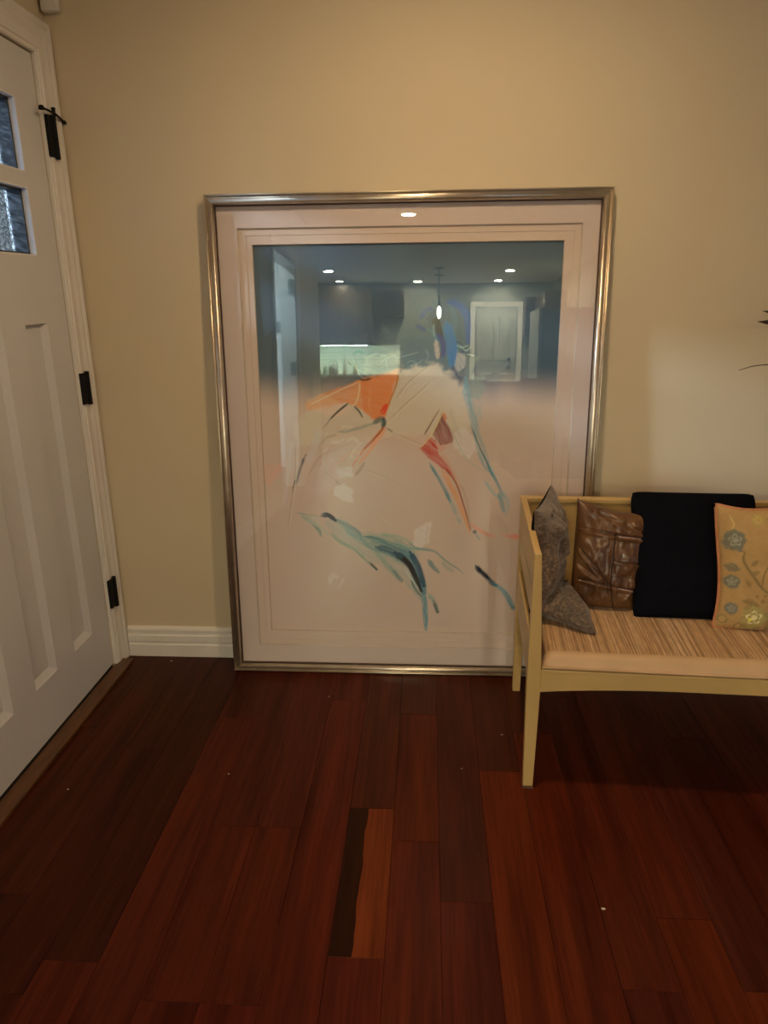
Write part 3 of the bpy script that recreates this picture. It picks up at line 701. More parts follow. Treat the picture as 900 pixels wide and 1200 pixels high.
def paint(col, X, Y, strokes, sc=1.0):
    """col (n,3) pigment; X, Y in millimetres on the sheet"""
    for si, (kind, pts, c, alpha, w, streak) in enumerate(strokes):
        c = pig(c)
        P = np.array(pts, float)
        if kind == 'P':
            soft = w*1.4; x0, x1, y0, y1 = P[:, 0].min()-soft*2, P[:, 0].max()+soft*2, P[:, 1].min()-soft*2, P[:, 1].max()+soft*2
            idx = np.where((X > x0) & (X < x1) & (Y > y0) & (Y < y1))[0]
            if not len(idx): continue
            x = X[idx]; y = Y[idx]
            x = x + (vnoise(x/14/sc, y/14/sc, si)-.5)*soft*1.6; y = y + (vnoise(x/11/sc, y/11/sc, si+9)-.5)*soft*1.6
            inside = np.zeros(len(idx), bool); dist = np.full(len(idx), 1e9)
            for i in range(len(P)):
                a, b_ = P[i], P[(i+1) % len(P)]
                cond = ((a[1] > y) != (b_[1] > y))
                with np.errstate(divide='ignore', invalid='ignore'):
                    xx = (b_[0]-a[0])*(y-a[1])/(b_[1]-a[1]+1e-9)+a[0]
                inside ^= cond & (x < xx)
                ab = b_-a; t = np.clip(((x-a[0])*ab[0]+(y-a[1])*ab[1])/max(ab@ab, 1e-6), 0, 1)
                dist = np.minimum(dist, np.hypot(x-a[0]-t*ab[0], y-a[1]-t*ab[1]))
            sd = np.where(inside, dist, -dist)
            al = np.clip(.5+sd/(2*soft), 0, 1); al = al*al*(3-2*al)
            d = P[-1]-P[0]; d = P[len(P)//2]-P[0]; d = d/max(1e-6, np.hypot(*d))
            s_ = (x*-d[1]+y*d[0]); t_ = x*d[0]+y*d[1]
            al = al*alpha*(1-streak*np.clip(vnoise(s_/3.0/sc, t_/45/sc, si+3)*1.8-.3, 0, 1.3))
        else:
            P = catmull(pts); n_ = len(P)
            tp = np.linspace(0, 1, n_); ws = np.linspace(w[0], w[1], n_)*1.3*(.35+.65*np.clip(np.minimum(tp/.12, (1-tp)/.22), 0, 1)**.7); wm = ws.max()+3*sc
            idx = np.where((X > P[:, 0].min()-wm) & (X < P[:, 0].max()+wm) & (Y > P[:, 1].min()-wm) & (Y < P[:, 1].max()+wm))[0]
            if not len(idx): continue
            x = X[idx]; y = Y[idx]; best = np.full(len(idx), 1e9); ss = np.zeros(len(idx)); tt = np.zeros(len(idx)); ww = np.ones(len(idx))
            L = 0
            for i in range(n_-1):
                a, b_ = P[i], P[i+1]; ab = b_-a; l = np.hypot(*ab)
                if l < 1e-6: continue
                t = np.clip(((x-a[0])*ab[0]+(y-a[1])*ab[1])/(l*l), 0, 1)
                dx = x-a[0]-t*ab[0]; dy = y-a[1]-t*ab[1]; dd = np.hypot(dx, dy)
                sel = dd < best; best = np.where(sel, dd, best)
                ss = np.where(sel, (dx*-ab[1]+dy*ab[0])/l, ss); tt = np.where(sel, L+t*l, tt); ww = np.where(sel, ws[i], ww); L += l
            edge = np.maximum(1.6*sc, ww*.35)
            al = np.clip((ww-best)/edge+.5, 0, 1)*min(1, alpha*1.15)
            al = al*(1-streak*np.clip(vnoise(ss/1.6/sc, tt/34/sc, si+5)*1.9-.3, 0, 1.3)*(1.15 if w[0] > 4 else .6))
        al = np.clip(al, 0, 1)[:, None]
        col[idx] = col[idx]*(1-al) + c*al
    return col
def grid_mesh(name, nx, ny, f):
    me = bpy.data.meshes.new(name)
    U_, V_ = np.meshgrid(np.linspace(0, 1, nx+1), np.linspace(0, 1, ny+1)); P = f(U_.ravel(), V_.ravel())
    i = np.arange(nx*ny); r = i//nx; c = i % nx; a = r*(nx+1)+c
    F = np.stack([a, a+1, a+nx+2, a+nx+1], 1)
    me.vertices.add(len(P)); me.vertices.foreach_set('co', P.ravel().astype(np.float32))
    me.loops.add(len(F)*4); me.loops.foreach_set('vertex_index', F.ravel().astype(np.int32))
    me.polygons.add(len(F)); me.polygons.foreach_set('loop_start', (np.arange(len(F))*4).astype(np.int32))
    me.polygons.foreach_set('use_smooth', [True]*len(F))
    me.update(calc_edges=True); return me, U_.ravel(), V_.ravel()
def set_pigment(me, col):
    at = me.color_attributes.new('pigment', 'FLOAT_COLOR', 'POINT')
    d = np.ones((len(col), 4), np.float32); d[:, :3] = col; at.data.foreach_set('color', d.ravel())
PX, PY, PWD, PHT = .143, .155, 1.008, 1.356      # print rectangle in frame coordinates
me, U_, V_ = grid_mesh('print_sheet', 380, 510, lambda a, b_: np.stack([PX+a*PWD, np.full_like(a, -.0115), PY+b_*PHT], 1))
X = (PX+U_*PWD)*1000; Y = (PY+V_*PHT)*1000
paper = np.array([.755, .625, .545]); 
col = np.tile(paper, (len(X), 1))
mott = vnoise(X/160, Y/160, 1)[:, None]; col = col*(.965+.05*mott)
warm = (np.exp(-((Y-930)/90)**2)*(.25+.75*np.clip((X-700)/300, 0, 1)))[:, None]
col = col*(1-warm*np.array([.08, .09, .20]))
# washed blue-grey ink field at the top, fading out like a rainbow-rolled ground
edge = 1028 + 10*np.sin(X/130) + 22*(vnoise(X/55, Y/200, 4)-.5) + np.where(X < 330, -10, 0)
k = np.clip((Y-(edge-62))/150, 0, 1); k = (k*k*(3-2*k))[:, None]
blue = np.array([.088, .152, .215])[None]*(.85+.3*vnoise(X/120, Y/260, 6)[:, None])
col = col*(1-k)+blue*k
col = paint(col, X, Y, ART)
set_pigment(me, col)
link('print_sheet', me, M_PRINT, pic)

# ================================================================== BENCH
BO = (1.4585, -.738, 0); BR = math.radians(-3.2); BL, BD = 1.17, .545
bench = empty('bench', BO, (0, 0, BR))
tag(bench, 'cream painted wooden settee bench with striped silk seat beside the framed print', 'bench')
def leg(pts, name='leg'):  # pts: list of (x0,x1,y0,y1,z)
    rings = [[(a, c, z), (b_, c, z), (b_, d, z), (a, d, z)] for a, b_, c, d, z in pts]
    return MB().loft(rings).build(name, M_BENCH, bench, bevel=.002)
for s in (0, 1):
    fx = (lambda a, b_: (a, b_)) if s == 0 else (lambda a, b_: (BL-b_, BL-a))
    def L_(rows): return [(fx(a, b_)[0], fx(a, b_)[1], c, d, z) for a, b_, c, d, z in rows]
    lg = leg(L_([(.004, .032, .002, .030, .008), (0, .037, 0, .036, .31), (0, .037, 0, .036, .37), (.003, .021, 0, .034, .712)]))
    x_ = fx(.003, .033); boxo('foot_cap', M_WORN, lg, x_[0], x_[1], .001, .031, 0, .008)
    leg(L_([(.004, .030, BD-.022, BD+.008, 0), (.002, .034, BD-.034, BD+.004, .33), (.002, .030, BD-.032, BD, .712)]))
    x_ = fx(.002, .020)
    boxo('arm_board', M_BENCH, bench, x_[0], x_[1], -.001 if False else .001, BD-.002, .612, .7135, bevel=.002)
    x_ = fx(.004, .018)
    boxo('side_slat', M_BENCH, bench, x_[0], x_[1], .034, BD-.03, .525, .600, bevel=.002)
    x_ = fx(.004, .026)
    boxo('side_rail', M_BENCH, bench, x_[0], x_[1], .034, BD-.03, .330, .462, bevel=.002)
# apron with shallow arch
n_ = 24; fr = []; bk = []
xs = [.034 + (BL-.068)*i/n_ for i in range(n_+1)]
arch = lambda x: .312 + .022*(1-abs(2*(x-BL/2)/(BL-.068))**3.0)
rings = [[(x, .003, arch(x)), (x, .024, arch(x)), (x, .024, .372), (x, .003, .372)] for x in xs]
MB().loft(rings).build('apron', M_BENCH, bench)
boxo('seat_rail', M_BENCH, bench, .0375, BL-.0375, .002, .034, .3722, .381, bevel=.0015)
boxo('back_rail', M_BENCH, bench, .030, BL-.030, BD-.030, BD-.006, .33, .372)
boxo('back_panel', M_BENCH, bench, .018, BL-.018, BD-.024, BD-.006, .372, .700)
boxo('top_rail', M_BENCH, bench, .0005, BL-.0005, BD-.030, BD+.002, .7005, .7155, bevel=.003)
boxo('seat_deck', M_WORN, bench, .038, BL-.038, .036, BD-.032, .345, .372)
# upholstered seat
def seatf(a, b_):
    x = .030 + a*(BL-.060); yv = .006 + b_*(BD-.040)
    x = np.clip(x, .0375, BL-.0375) if False else x
    z = np.full_like(a, .420)
    ex = np.minimum(a, 1-a)*(BL-.06); ef = b_*(BD-.04); eb = (1-b_)*(BD-.04)
    r = .030
    for e in (ex, ef, eb):
        t = np.clip(1-e/r, 0, 1); z = z - .036*(1-np.sqrt(np.clip(1-t*t, 0, 1)))
    z = z + .006*np.sin(np.pi*a)*np.sin(np.pi*b_)
    return np.stack([x*1.0, yv, z], 1)
sx = .0385
me, U_, V_ = grid_mesh('seat_cushion', 110, 60, lambda a, b_: seatf(a, b_)*np.array([(BL-2*sx)/(BL-.06), 1, 1])+np.array([sx-.03*(BL-2*sx)/(BL-.06), 0, 0]))
seat = link('seat_cushion', me, [M_SEAT, M_SEATB], bench)
mi = np.zeros(110*60, np.int32); mi.reshape(60, 110)[:4, :] = 1; me.polygons.foreach_set('material_index', mi)
wl_ = MB().tube([(sx+.001, .0055, .3865), (BL-sx-.001, .0055, .3865)], .0042, 8).build('welt_cord', M_SEATB, seat, smooth=True)

# ================================================================== PILLOWS
def pillow(name, m, w, h, t, loc, rot, pinch=.06, nx=64, wr=.004, seed=1, disp=None, post=None, power=.5, corner=2.2, rc=0, back=None):
    """two sheets sewn together; local x across, z up, -y towards the viewer; base edge at z=0"""
    def sheet(sign):
        def f(a, b_):
            u_ = 2*a-1; v_ = 2*b_-1
            X_ = w/2*u_*(1-pinch*(1-np.abs(v_)**corner)*np.abs(u_))*(1-rc*np.abs(v_)**12); Z_ = h/2*v_*(1-pinch*(1-np.abs(u_)**corner)*np.abs(v_))*(1-rc*np.abs(u_)**12)+h/2
            th = (np.clip(1-u_*u_, 0, 1)*np.clip(1-v_*v_, 0, 1))**power*t/2
            env = np.clip((1-u_*u_)*(1-v_*v_)*3, 0, 1); env = env*env*(3-2*env)
            nz = (vnoise(a*7+seed, b_*9, seed)-.5)*wr*1.6*env + (vnoise(a*19, b_*15, seed+2)-.5)*wr*.7*env
            th = th + nz
            if disp is not None and sign < 0: th = th + disp(a, b_)*env
            return np.stack([X_, sign*th, Z_], 1)
        return f
    me1, U1, V1 = grid_mesh(name, nx, nx, sheet(-1)); me2, _, _ = grid_mesh('tmp', nx, nx, sheet(1))
    bm = bmesh.new(); bm.from_mesh(me1); n1 = len(bm.verts)
    b2 = bmesh.new(); b2.from_mesh(me2); bmesh.ops.reverse_faces(b2, faces=b2.faces[:]); b2.to_mesh(me2); b2.free()
    bm.from_mesh(me2); bpy.data.meshes.remove(me2)
    if back is not None:
        bm.faces.ensure_lookup_table()
        for fc in bm.faces[nx*nx:]: fc.material_index = 1
    bmesh.ops.remove_doubles(bm, verts=bm.verts[:], dist=1e-5)
    if post:
        for v_ in bm.verts: v_.co = post(v_.co)
    bmesh.ops.recalc_face_normals(bm, faces=bm.faces[:])
    bm.to_mesh(me1); bm.free()
    me1.polygons.foreach_set('use_smooth', [True]*len(me1.polygons))
    o = link(name, me1, [m, back] if back is not None else m); o.location = loc; o.rotation_euler = rot
    return o
def edge_pts(w, h, pinch, corner=2.2, n=30, off=0, post=None, rc=.0):
    P = []
    def pt(u_, v_):
        p = Vector((w/2*u_*(1-pinch*(1-abs(v_)**corner)*abs(u_))*(1-rc*abs(v_)**12), 0, h/2*v_*(1-pinch*(1-abs(u_)**corner)*abs(v_))*(1-rc*abs(u_)**12)+h/2))
        return post(p) if post else p
    for i in range(n): P.append(pt(-1+2*i/n, -1))
    for i in range(n): P.append(pt(1, -1+2*i/n))
    for i in range(n): P.append(pt(1-2*i/n, 1))
    for i in range(n): P.append(pt(-1, 1-2*i/n))
    return P
def cord(name, P, r, m, parent, label=None, n=8):
    mb = MB(); P2 = P + [P[0]]
    mb.tube(P2, r, n); o = mb.build(name, m, parent, smooth=True)
    if label: o['label'] = label
    return o

# black knit cushion, upright against the back
post_k = lambda c: Vector((c.x + .010*(c.z/.38-.5)*(-1), c.y, c.z))
pk = pillow('cushion', M_KNIT, .366, .388, .10, (1.982, -.498, .419), (math.radians(-27), 0, math.radians(-3)), pinch=.02, wr=.003, seed=4, power=.35, corner=6, rc=.035)
tag(pk, 'plain black knit square cushion standing upright between the bronze and the floral ones', 'cushion', 'cushions on the bench')
cord('piping', edge_pts(.362, .385, .02, 6, rc=.035), .004, M_KNIT, pk)

# bronze patchwork cushion
def groove(P0, P1, wd=.012, dp=.006):
    def f(a, b_):
        ax, ay = P0; bx, by = P1; L2 = (bx-ax)**2+(by-ay)**2
        t = np.clip(((a-ax)*(bx-ax)+(b_-ay)*(by-ay))/L2, 0, 1); d = np.hypot(a-ax-t*(bx-ax), b_-ay-t*(by-ay))
        s_ = ((a-ax)*(by-ay)-(b_-ay)*(bx-ax))/math.sqrt(L2)
        return -dp*np.exp(-(d/wd)**2) + dp*.9*np.exp(-((d-wd*2.0)/(wd*1.2))**2)*(s_ > 0)
    return f
gs = [groove((0, .78), (1, .74), .014, .007), groove((.52, .76), (.50, .25), .012, .006), groove((.0, .30), (1, .20), .012, .006), groove((.50, .25), (.60, .0), .014, .004),
      groove((.52, .50), (1, .48), .010, .004), groove((.03, .62), (.46, .27), .02, .006), groove((.0, .46), (.35, .30), .018, .004), groove((.15, .98), (.95, .80), .02, .005), groove((.86, .2), (.66, .0), .012, .003)]
post_b = lambda c: Vector((c.x, c.y, c.z + (.030*max(0, -c.x/.09)*(max(0, c.z/.32)**6) - .012*max(0, c.x/.1)*(max(0, c.z/.32)**4))))
pb = pillow('cushion', M_LEATHER, .212, .305, .115, (1.730, -.425, .422), (math.radians(-14), math.radians(3), math.radians(-2)), pinch=.02, nx=90, wr=.010, seed=11,
            disp=lambda a, b_: sum(g(a, b_) for g in gs), post=post_b, power=.38, corner=4, back=M_KNIT)
tag(pb, 'shiny bronze patchwork leather look cushion left of the black one', 'cushion', 'cushions on the bench')
def seams(o, segs, w, h, m, r=.0013):
    co = np.empty(len(o.data.vertices)*3, np.float32); o.data.vertices.foreach_get('co', co); co = co.reshape(-1, 3); co = co[co[:, 1] < .0]
    for (a0, b0), (a1, b1) in segs:
        P = []
        for t in np.linspace(0, 1, 18):
            x = ((a0+(a1-a0)*t)-.5)*w; z = (b0+(b1-b0)*t)*h
            d = np.hypot(co[:, 0]-x, co[:, 2]-z); k = np.argsort(d)[:4]; P.append((x, co[k, 1].mean()-.0003, z))
        MB().tube(P, r, 6).build('seam', m, o, smooth=True)
seams(pb, [((.03, .775), (.97, .735)), ((.52, .75), (.50, .26)), ((.03, .295), (.97, .205)), ((.52, .50), (.97, .48)), ((.05, .62), (.47, .27)), ((.51, .24), (.60, .03))], .212, .305, M_SEAM, .0017)
M_GLINT = mat('painted_pink_glint', (.75, .52, .50), .25, .5)  # pinkish highlight on the leather folds, put in as pale coloured tubes
seams(pb, [((.55, .742), (.96, .722)), ((.60, .232), (.95, .196))], .212, .305, M_GLINT, .0018)

# taupe cushion leaning in the corner against the arm
def post_t(c):
    c = c.copy(); w, h = .36, .42
    u_ = c.x/(w/2); v_ = c.z/h
    # lower corner slumps forward and spreads over the seat
    c.x *= (1 - .04*v_)
    c.y = c.y*.35 if c.y > 0 else c.y
    return c
pt = pillow('cushion', M_TAUPE, .30, .352, .150, (1.532, -.425, .424), (math.radians(-1), math.radians(0), math.radians(72)), pinch=.10, nx=80, wr=.016, seed=21, power=.42, corner=2.0, post=post_t, back=M_KNIT)
tag(pt, 'crinkled taupe cushion slumped in the corner against the bench arm', 'cushion', 'cushions on the bench')

rg = []
B0, B1 = Vector((1.556, -.462, .462)), Vector((1.662, -.612, .4262)); dd = (B1-B0); sd_ = Vector((dd.y, -dd.x, 0)).normalized()
for i in range(15):
    t = i/14; c_ = B0 + dd*t; wdt = .074*(1-t**1.8)+.004; hgt = .052*(1-t)**.8+.003; c_.z = .4265 + hgt
    rg.append([tuple(c_ + sd_*wdt*math.cos(a_)*(1+.12*math.sin(t*9+a_)) + Vector((0, 0, hgt*math.sin(a_)*(1+.28*math.sin(a_*5+t*7))))) for a_ in [j*2*math.pi/28 for j in range(28)]])
cf = MB().loft(rg).build('slumped_corner', M_TAUPE, smooth=True)
bpy.context.view_layer.update(); cf.parent = pt; cf.matrix_parent_inverse = Matrix.LocRotScale(pt.location, pt.rotation_euler, None).inverted()
# floral cushion at the right
FWd, FHc = .330, .352
post_f = lambda c: Vector((c.x + .008*math.sin(c.z*14), c.y, c.z + .006*math.sin(c.x*22)))
pf = pillow('cushion', M_FLORAL, FWd, FHc, .11, (2.172, -.566, .424), (math.radians(-14), 0, math.radians(-5)), pinch=.03, nx=130, wr=.004, seed=31, power=.40, corner=5, post=post_f)
tag(pf, 'gold floral tapestry cushion with salmon piping in front of the black one', 'cushion', 'cushions on the bench')
co = np.empty(len(pf.data.vertices)*3, np.float32); pf.data.vertices.foreach_get('co', co); co = co.reshape(-1, 3)
# flower pattern, in millimetres from the top left corner of the cushion face (130 px wide = 330 mm)
fx_ = (co[:, 0]+FWd/2)*1000; fy_ = (FHc-co[:, 2])*1000
base = np.tile(np.array([.50, .325, .135]), (len(co), 1))*(.93+.12*vnoise(fx_/40, fy_/40, 3)[:, None])
weave = vnoise(fx_/1.6, fy_/1.6, 8)[:, None]; base = base*(.88+.2*weave)
FL = []
def fpx(x, y): return [(x-116)/4.62*2.0/1.83*2.5 if False else x, y]
def blob(cx, cy, r, c, a=.9, n=9, wob=.25, sd=0):
    rr = random.Random(sd*17+int(cx)); P = [[cx+r*(1+rr.uniform(-wob, wob))*math.cos(2*math.pi*i/n), cy+r*(1+rr.uniform(-wob, wob))*math.sin(2*math.pi*i/n)] for i in range(n)]
    FL.append(['P', P, c, a, 1.4, .35])
def rose(cx, cy, r, dark, mid, light):
    blob(cx, cy, r, dark, .9, 11, .22, 1)
    for i in range(7):
        an = i*2*math.pi/7; blob(cx+r*.62*math.cos(an), cy+r*.62*math.sin(an), r*.34, mid, .85, 8, .2, i)
    for i in range(5):
        an = i*2*math.pi/5+.4; FL.append(['L', [[cx+r*.45*math.cos(an), cy+r*.45*math.sin(an)], [cx+r*.55*math.cos(an+.5), cy+r*.55*math.sin(an+.5)], [cx+r*.35*math.cos(an+1.1), cy+r*.35*math.sin(an+1.1)]], light, .9, [1.6, 1.0], .3])
    blob(cx, cy, r*.25, light, .9, 7, .2, 9)
def leaf(x0, y0, x1, y1, w, c):
    dx, dy = x1-x0, y1-y0; L = math.hypot(dx, dy); nx_, ny_ = -dy/L, dx/L
    FL.append(['P', [[x0, y0], [x0+dx*.35+nx_*w, y0+dy*.35+ny_*w], [x0+dx*.7+nx_*w*.8, y0+dy*.7+ny_*w*.8], [x1, y1], [x0+dx*.7-nx_*w*.8, y0+dy*.7-ny_*w*.8], [x0+dx*.35-nx_*w, y0+dy*.35-ny_*w]], c, .9, 1.0, .3])
    FL.append(['L', [[x0, y0], [x1, y1]], (95, 75, 35), .7, [.8, .6], .2])
DK, MD, LT, GR, GN = (84, 62, 32), (108, 80, 40), (150, 112, 56), (84, 76, 50), (98, 76, 36)
def stem(P, w=2.0, c=GN): FL.append(['L', P, c, .85, [w, w*.8], .3])
stem([[62, 128], [60, 150], [80, 185], [110, 225], [135, 240], [165, 228]], 3.2)
stem([[110, 225], [112, 190], [128, 160], [142, 150]], 1.8)
stem([[30, 100], [38, 118], [62, 128]], 2.4)
stem([[24, 25], [34, 50], [30, 62]], 2, (150, 120, 60)); stem([[125, 32], [132, 60], [120, 100]], 1.6, (150, 118, 62))
rose(38, 95, 30, (80, 80, 58), GR, (120, 112, 76))
leaf(14, 168, 54, 176, 13, GR); leaf(80, 168, 96, 148, 7, MD); leaf(80, 190, 104, 178, 7, MD); leaf(70, 205, 82, 226, 7, MD)
rose(36, 212, 20, (84, 80, 56), GR, (118, 108, 72))
for i in range(5):
    an = i*2*math.pi/5; FL.append(['L', [[140, 128], [140+15*math.cos(an-.4), 128+15*math.sin(an-.4)], [140+18*math.cos(an), 128+18*math.sin(an)], [140+15*math.cos(an+.4), 128+15*math.sin(an+.4)], [140, 128]], (118, 82, 44), .85, [1.3, 1.1], .2])
leaf(148, 150, 150, 168, 5, DK)
rose(96, 38, 16, (130, 104, 44), (138, 112, 50), LT); leaf(120, 30, 138, 44, 6, MD)
leaf(62, 262, 108, 276, 10, (104, 78, 38)); rose(40, 290, 17, (74, 72, 52), (84, 80, 58), (110, 100, 70))
for dx, dy in ((100, 250), (120, 246), (132, 262), (116, 262)): blob(dx, dy, 5.5, (104, 74, 36), .9, 7, .2, dx)
rose(98, 312, 36, (108, 92, 44), (132, 110, 52), (186, 158, 96)); blob(88, 318, 5, (190, 165, 40), .95, 7, .1)
rose(20, 322, 14, (104, 94, 46), MD, LT); rose(150, 330, 20, (84, 72, 34), (112, 92, 44), (150, 122, 64)); rose(62, 342, 12, MD, GN, LT)
leaf(130, 286, 158, 278, 8, DK); blob(165, 275, 8, (150, 116, 44), .9, 7, .2)
rose(215, 80, 26, (96, 84, 48), MD, LT); rose(240, 180, 30, (86, 82, 56), GR, (130, 118, 80)); rose(225, 290, 34, (110, 92, 44), MD, LT); stem([[165, 228], [200, 210], [215, 110]], 3)
leaf(190, 130, 170, 110, 8, MD); leaf(280, 60, 300, 90, 9, GR); leaf(280, 240, 305, 220, 9, MD); rose(285, 130, 20, DK, MD, LT)
WHITE_REF = (.50, .40, .24); HAZE = 0
base = paint(base, fx_.astype(float), fy_.astype(float), FL, .55)
set_pigment(pf.data, base)
cord('piping', edge_pts(FWd, FHc, .03, 5, 40, post=post_f), .0052, M_PIPE, pf, 'salmon corded piping')

# ================================================================== PLANT right of the bench, mostly out of frame
plant = empty('potted_plant', (2.98, -.33, 0))
tag(plant, 'potted plant with dark frond tips at the right edge above the bench', 'plant')
MB().lathe([(.12, 0), (.15, .02), (.17, .20), (.165, .34), (.175, .36), (.16, .36), (.15, .32)], 28).build('pot', M_POT, plant, smooth=True)
MB().lathe([(.149, 0), (.149, .006)], 24, (0, 0, .318)).build('soil', M_SOIL, plant)
def frond(P, r=.003):
    Q = catmull([list(p) for p in P], 8); Q = [Vector(p) for p in Q]
    MB().tube([tuple(p) for p in Q], [r*(1-.75*i/(len(Q)-1)) for i in range(len(Q))], 6).build('stem', M_LEAF, plant)
    return Q
def leafm(p, d, L, w, parent=plant):
    d = Vector(d).normalized(); s_ = d.cross(Vector((0, 1, .2))).normalized()*w; nrm = s_.normalized().cross(d)*.004
    a = Vector(p); pts = [a, a+d*L*.3+s_+nrm, a+d*L*.7+s_*.8+nrm, a+d*L, a+d*L*.7-s_*.8+nrm, a+d*L*.3-s_+nrm]
    v_ = [tuple(q) for q in pts]+[tuple(q - nrm*.5) for q in pts]
    MB().add(v_, [(0, 1, 2, 3, 4, 5), (11, 10, 9, 8, 7, 6)] + [(i, (i+1) % 6, (i+1) % 6+6, i+6) for i in range(6)]).build('leaf', M_LEAF, parent)
w2 = lambda x, y, z: (x-2.98, y+.33, z)
frond([(0, 0, .32), w2(2.85, -.25, 1.05), w2(2.52, -.18, 1.26), w2(2.25, -.15, 1.252)], .004)
leafm(w2(2.285, -.15, 1.250), (-1, .0, .085), .098, .0075); leafm(w2(2.30, -.15, 1.268), (-1, 0, .22), .105, .007); leafm(w2(2.34, -.15, 1.26), (-1, 0, .6), .09, .007)
frond([(0, .02, .32), w2(2.80, -.22, .95), w2(2.45, -.17, 1.13), w2(2.23, -.15, 1.128), w2(2.153, -.15, 1.112)], .0035)
for (x, z) in ((2.7, 1.35), (3.05, 1.5), (3.3, 1.3), (2.85, 1.42)):
    Q = frond([(0, 0, .32), w2((2.98+x)/2, -.3, z*.75), w2(x, -.22, z)], .004)
    for i in range(6, len(Q), 2): leafm(Q[i], (Q[i]-Q[i-1]) + Vector((.02*(-1)**i, 0, .01)), .10, .009)

# ---- crumbs on the floor
for k, (x, y, w_, t_) in enumerate([(1.429, -.481, .009, 'beside the plank joint left of the bench leg'), (1.293, -.658, .006, 'in the middle of the floor before the print'), (.605, -.713, .007, 'on the dark floor left of centre'),
                            (1.595, -1.149, .013, 'near the lower right of the floor'), (.16, -.802, .008, 'beside the threshold board'), (.201, -.052, .010, 'near the baseboard left of the frame'), (.845, -.28, .006, 'below the lower edge of the frame')]):
    mb = MB(); rr = random.Random(k)
    ring = [[(x+w_*.5*s_*math.cos(q)*rr.uniform(.7, 1), y+w_*.3*s_*math.sin(q)*rr.uniform(.7, 1), z) for q in [i*math.pi/3 for i in range(6)]] for s_, z in ((1, .0001), (.9, .0012), (.4, .002))]
    o = mb.loft(ring).build('crumb', M_CRUMB); tag(o, 'tiny pale crumb ' + t_, 'crumb', 'crumbs on the floor')

# ================================================================== LIGHTS in the ceiling
cans = [(1.0, -4.46, WARM, .95), (1.28, -.98, WARM, .72), (3.9, -1.55, WARM, .05), (3.3, -4.46, WARM, .1), (-.26, -8.42, NEUT, 8.0), (-.26, -9.74, NEUT, 1.6), (1.01, -9.88, NEUT, 3.5), (2.32, -9.9, NEUT, 3.5), (2.36, -8.59, NEUT, 8.0), (-1.9, -8.4, NEUT, 2.5)]
M_LENS = {WARM: emit('warm_lamp_lens', (1, .86, .66), 22), NEUT: emit('neutral_lamp_lens', (1, .95, .86), 22)}
where = ['nearest the entry wall, seen in the picture glass', 'over the entry before the print', 'over the entry at the right', 'over the living side', 'front left over the kitchen', 'back left over the kitchen', 'back centre over the kitchen', 'back right over the kitchen', 'front right over the kitchen', 'far left over the kitchen']
for (x, y, c, k), wh in zip(cans, where):
    t = empty('ceiling_light', (x, y, H)); tag(t, 'round recessed ceiling light ' + wh, 'ceiling light', 'recessed ceiling lights')
    MB().lathe([(.066, -.001), (.092, -.001), (.094, -.004), (.088, -.008), (.068, -.009), (.066, -.004)], 28).build('trim_ring', M_PLASTIC, t)
    MB().lathe([(.001, -.002), (.065, -.002), (.065, -.005), (.001, -.006)], 24).build('lens', M_LENS[c], t)
    ld = bpy.data.lights.new('lamp', 'AREA'); ld.shape = 'DISK'; ld.size = .12; ld.energy = CAN_W*k; ld.color = c
    lo = bpy.data.objects.new('lamp', ld); C.objects.link(lo); lo.parent = t; lo.location = (0, 0, -.012)

# pendant lamp over the island
pd = empty('pendant_lamp', (1.335, -8.2, H)); tag(pd, 'pendant lamp with one bright bulb hanging in the kitchen', 'lamp')
MB().lathe([(.001, -.001), (.065, -.001), (.07, -.012), (.02, -.03), (.001, -.031)], 24).build('canopy', M_BLACK, pd)
MB().tube([(0, 0, -.03), (0, 0, -.47)], .009, 8).build('rod', M_BLACK, pd)
MB().lathe([(.008, -.095), (.075, -.10), (.07, -.112), (.008, -.118)], 24).build('canopy_disc', M_BLACK, pd)
MB().lathe([(.012, -.46), (.022, -.47), (.022, -.52), (.012, -.525)], 16).build('socket', M_BLACK, pd)
MB().lathe([(.014, -.525), (.030, -.57), (.034, -.62), (.026, -.67), (.008, -.70)], 20).build('bulb', emit('bulb_glow', (1, .9, .72), 30), pd, smooth=True)

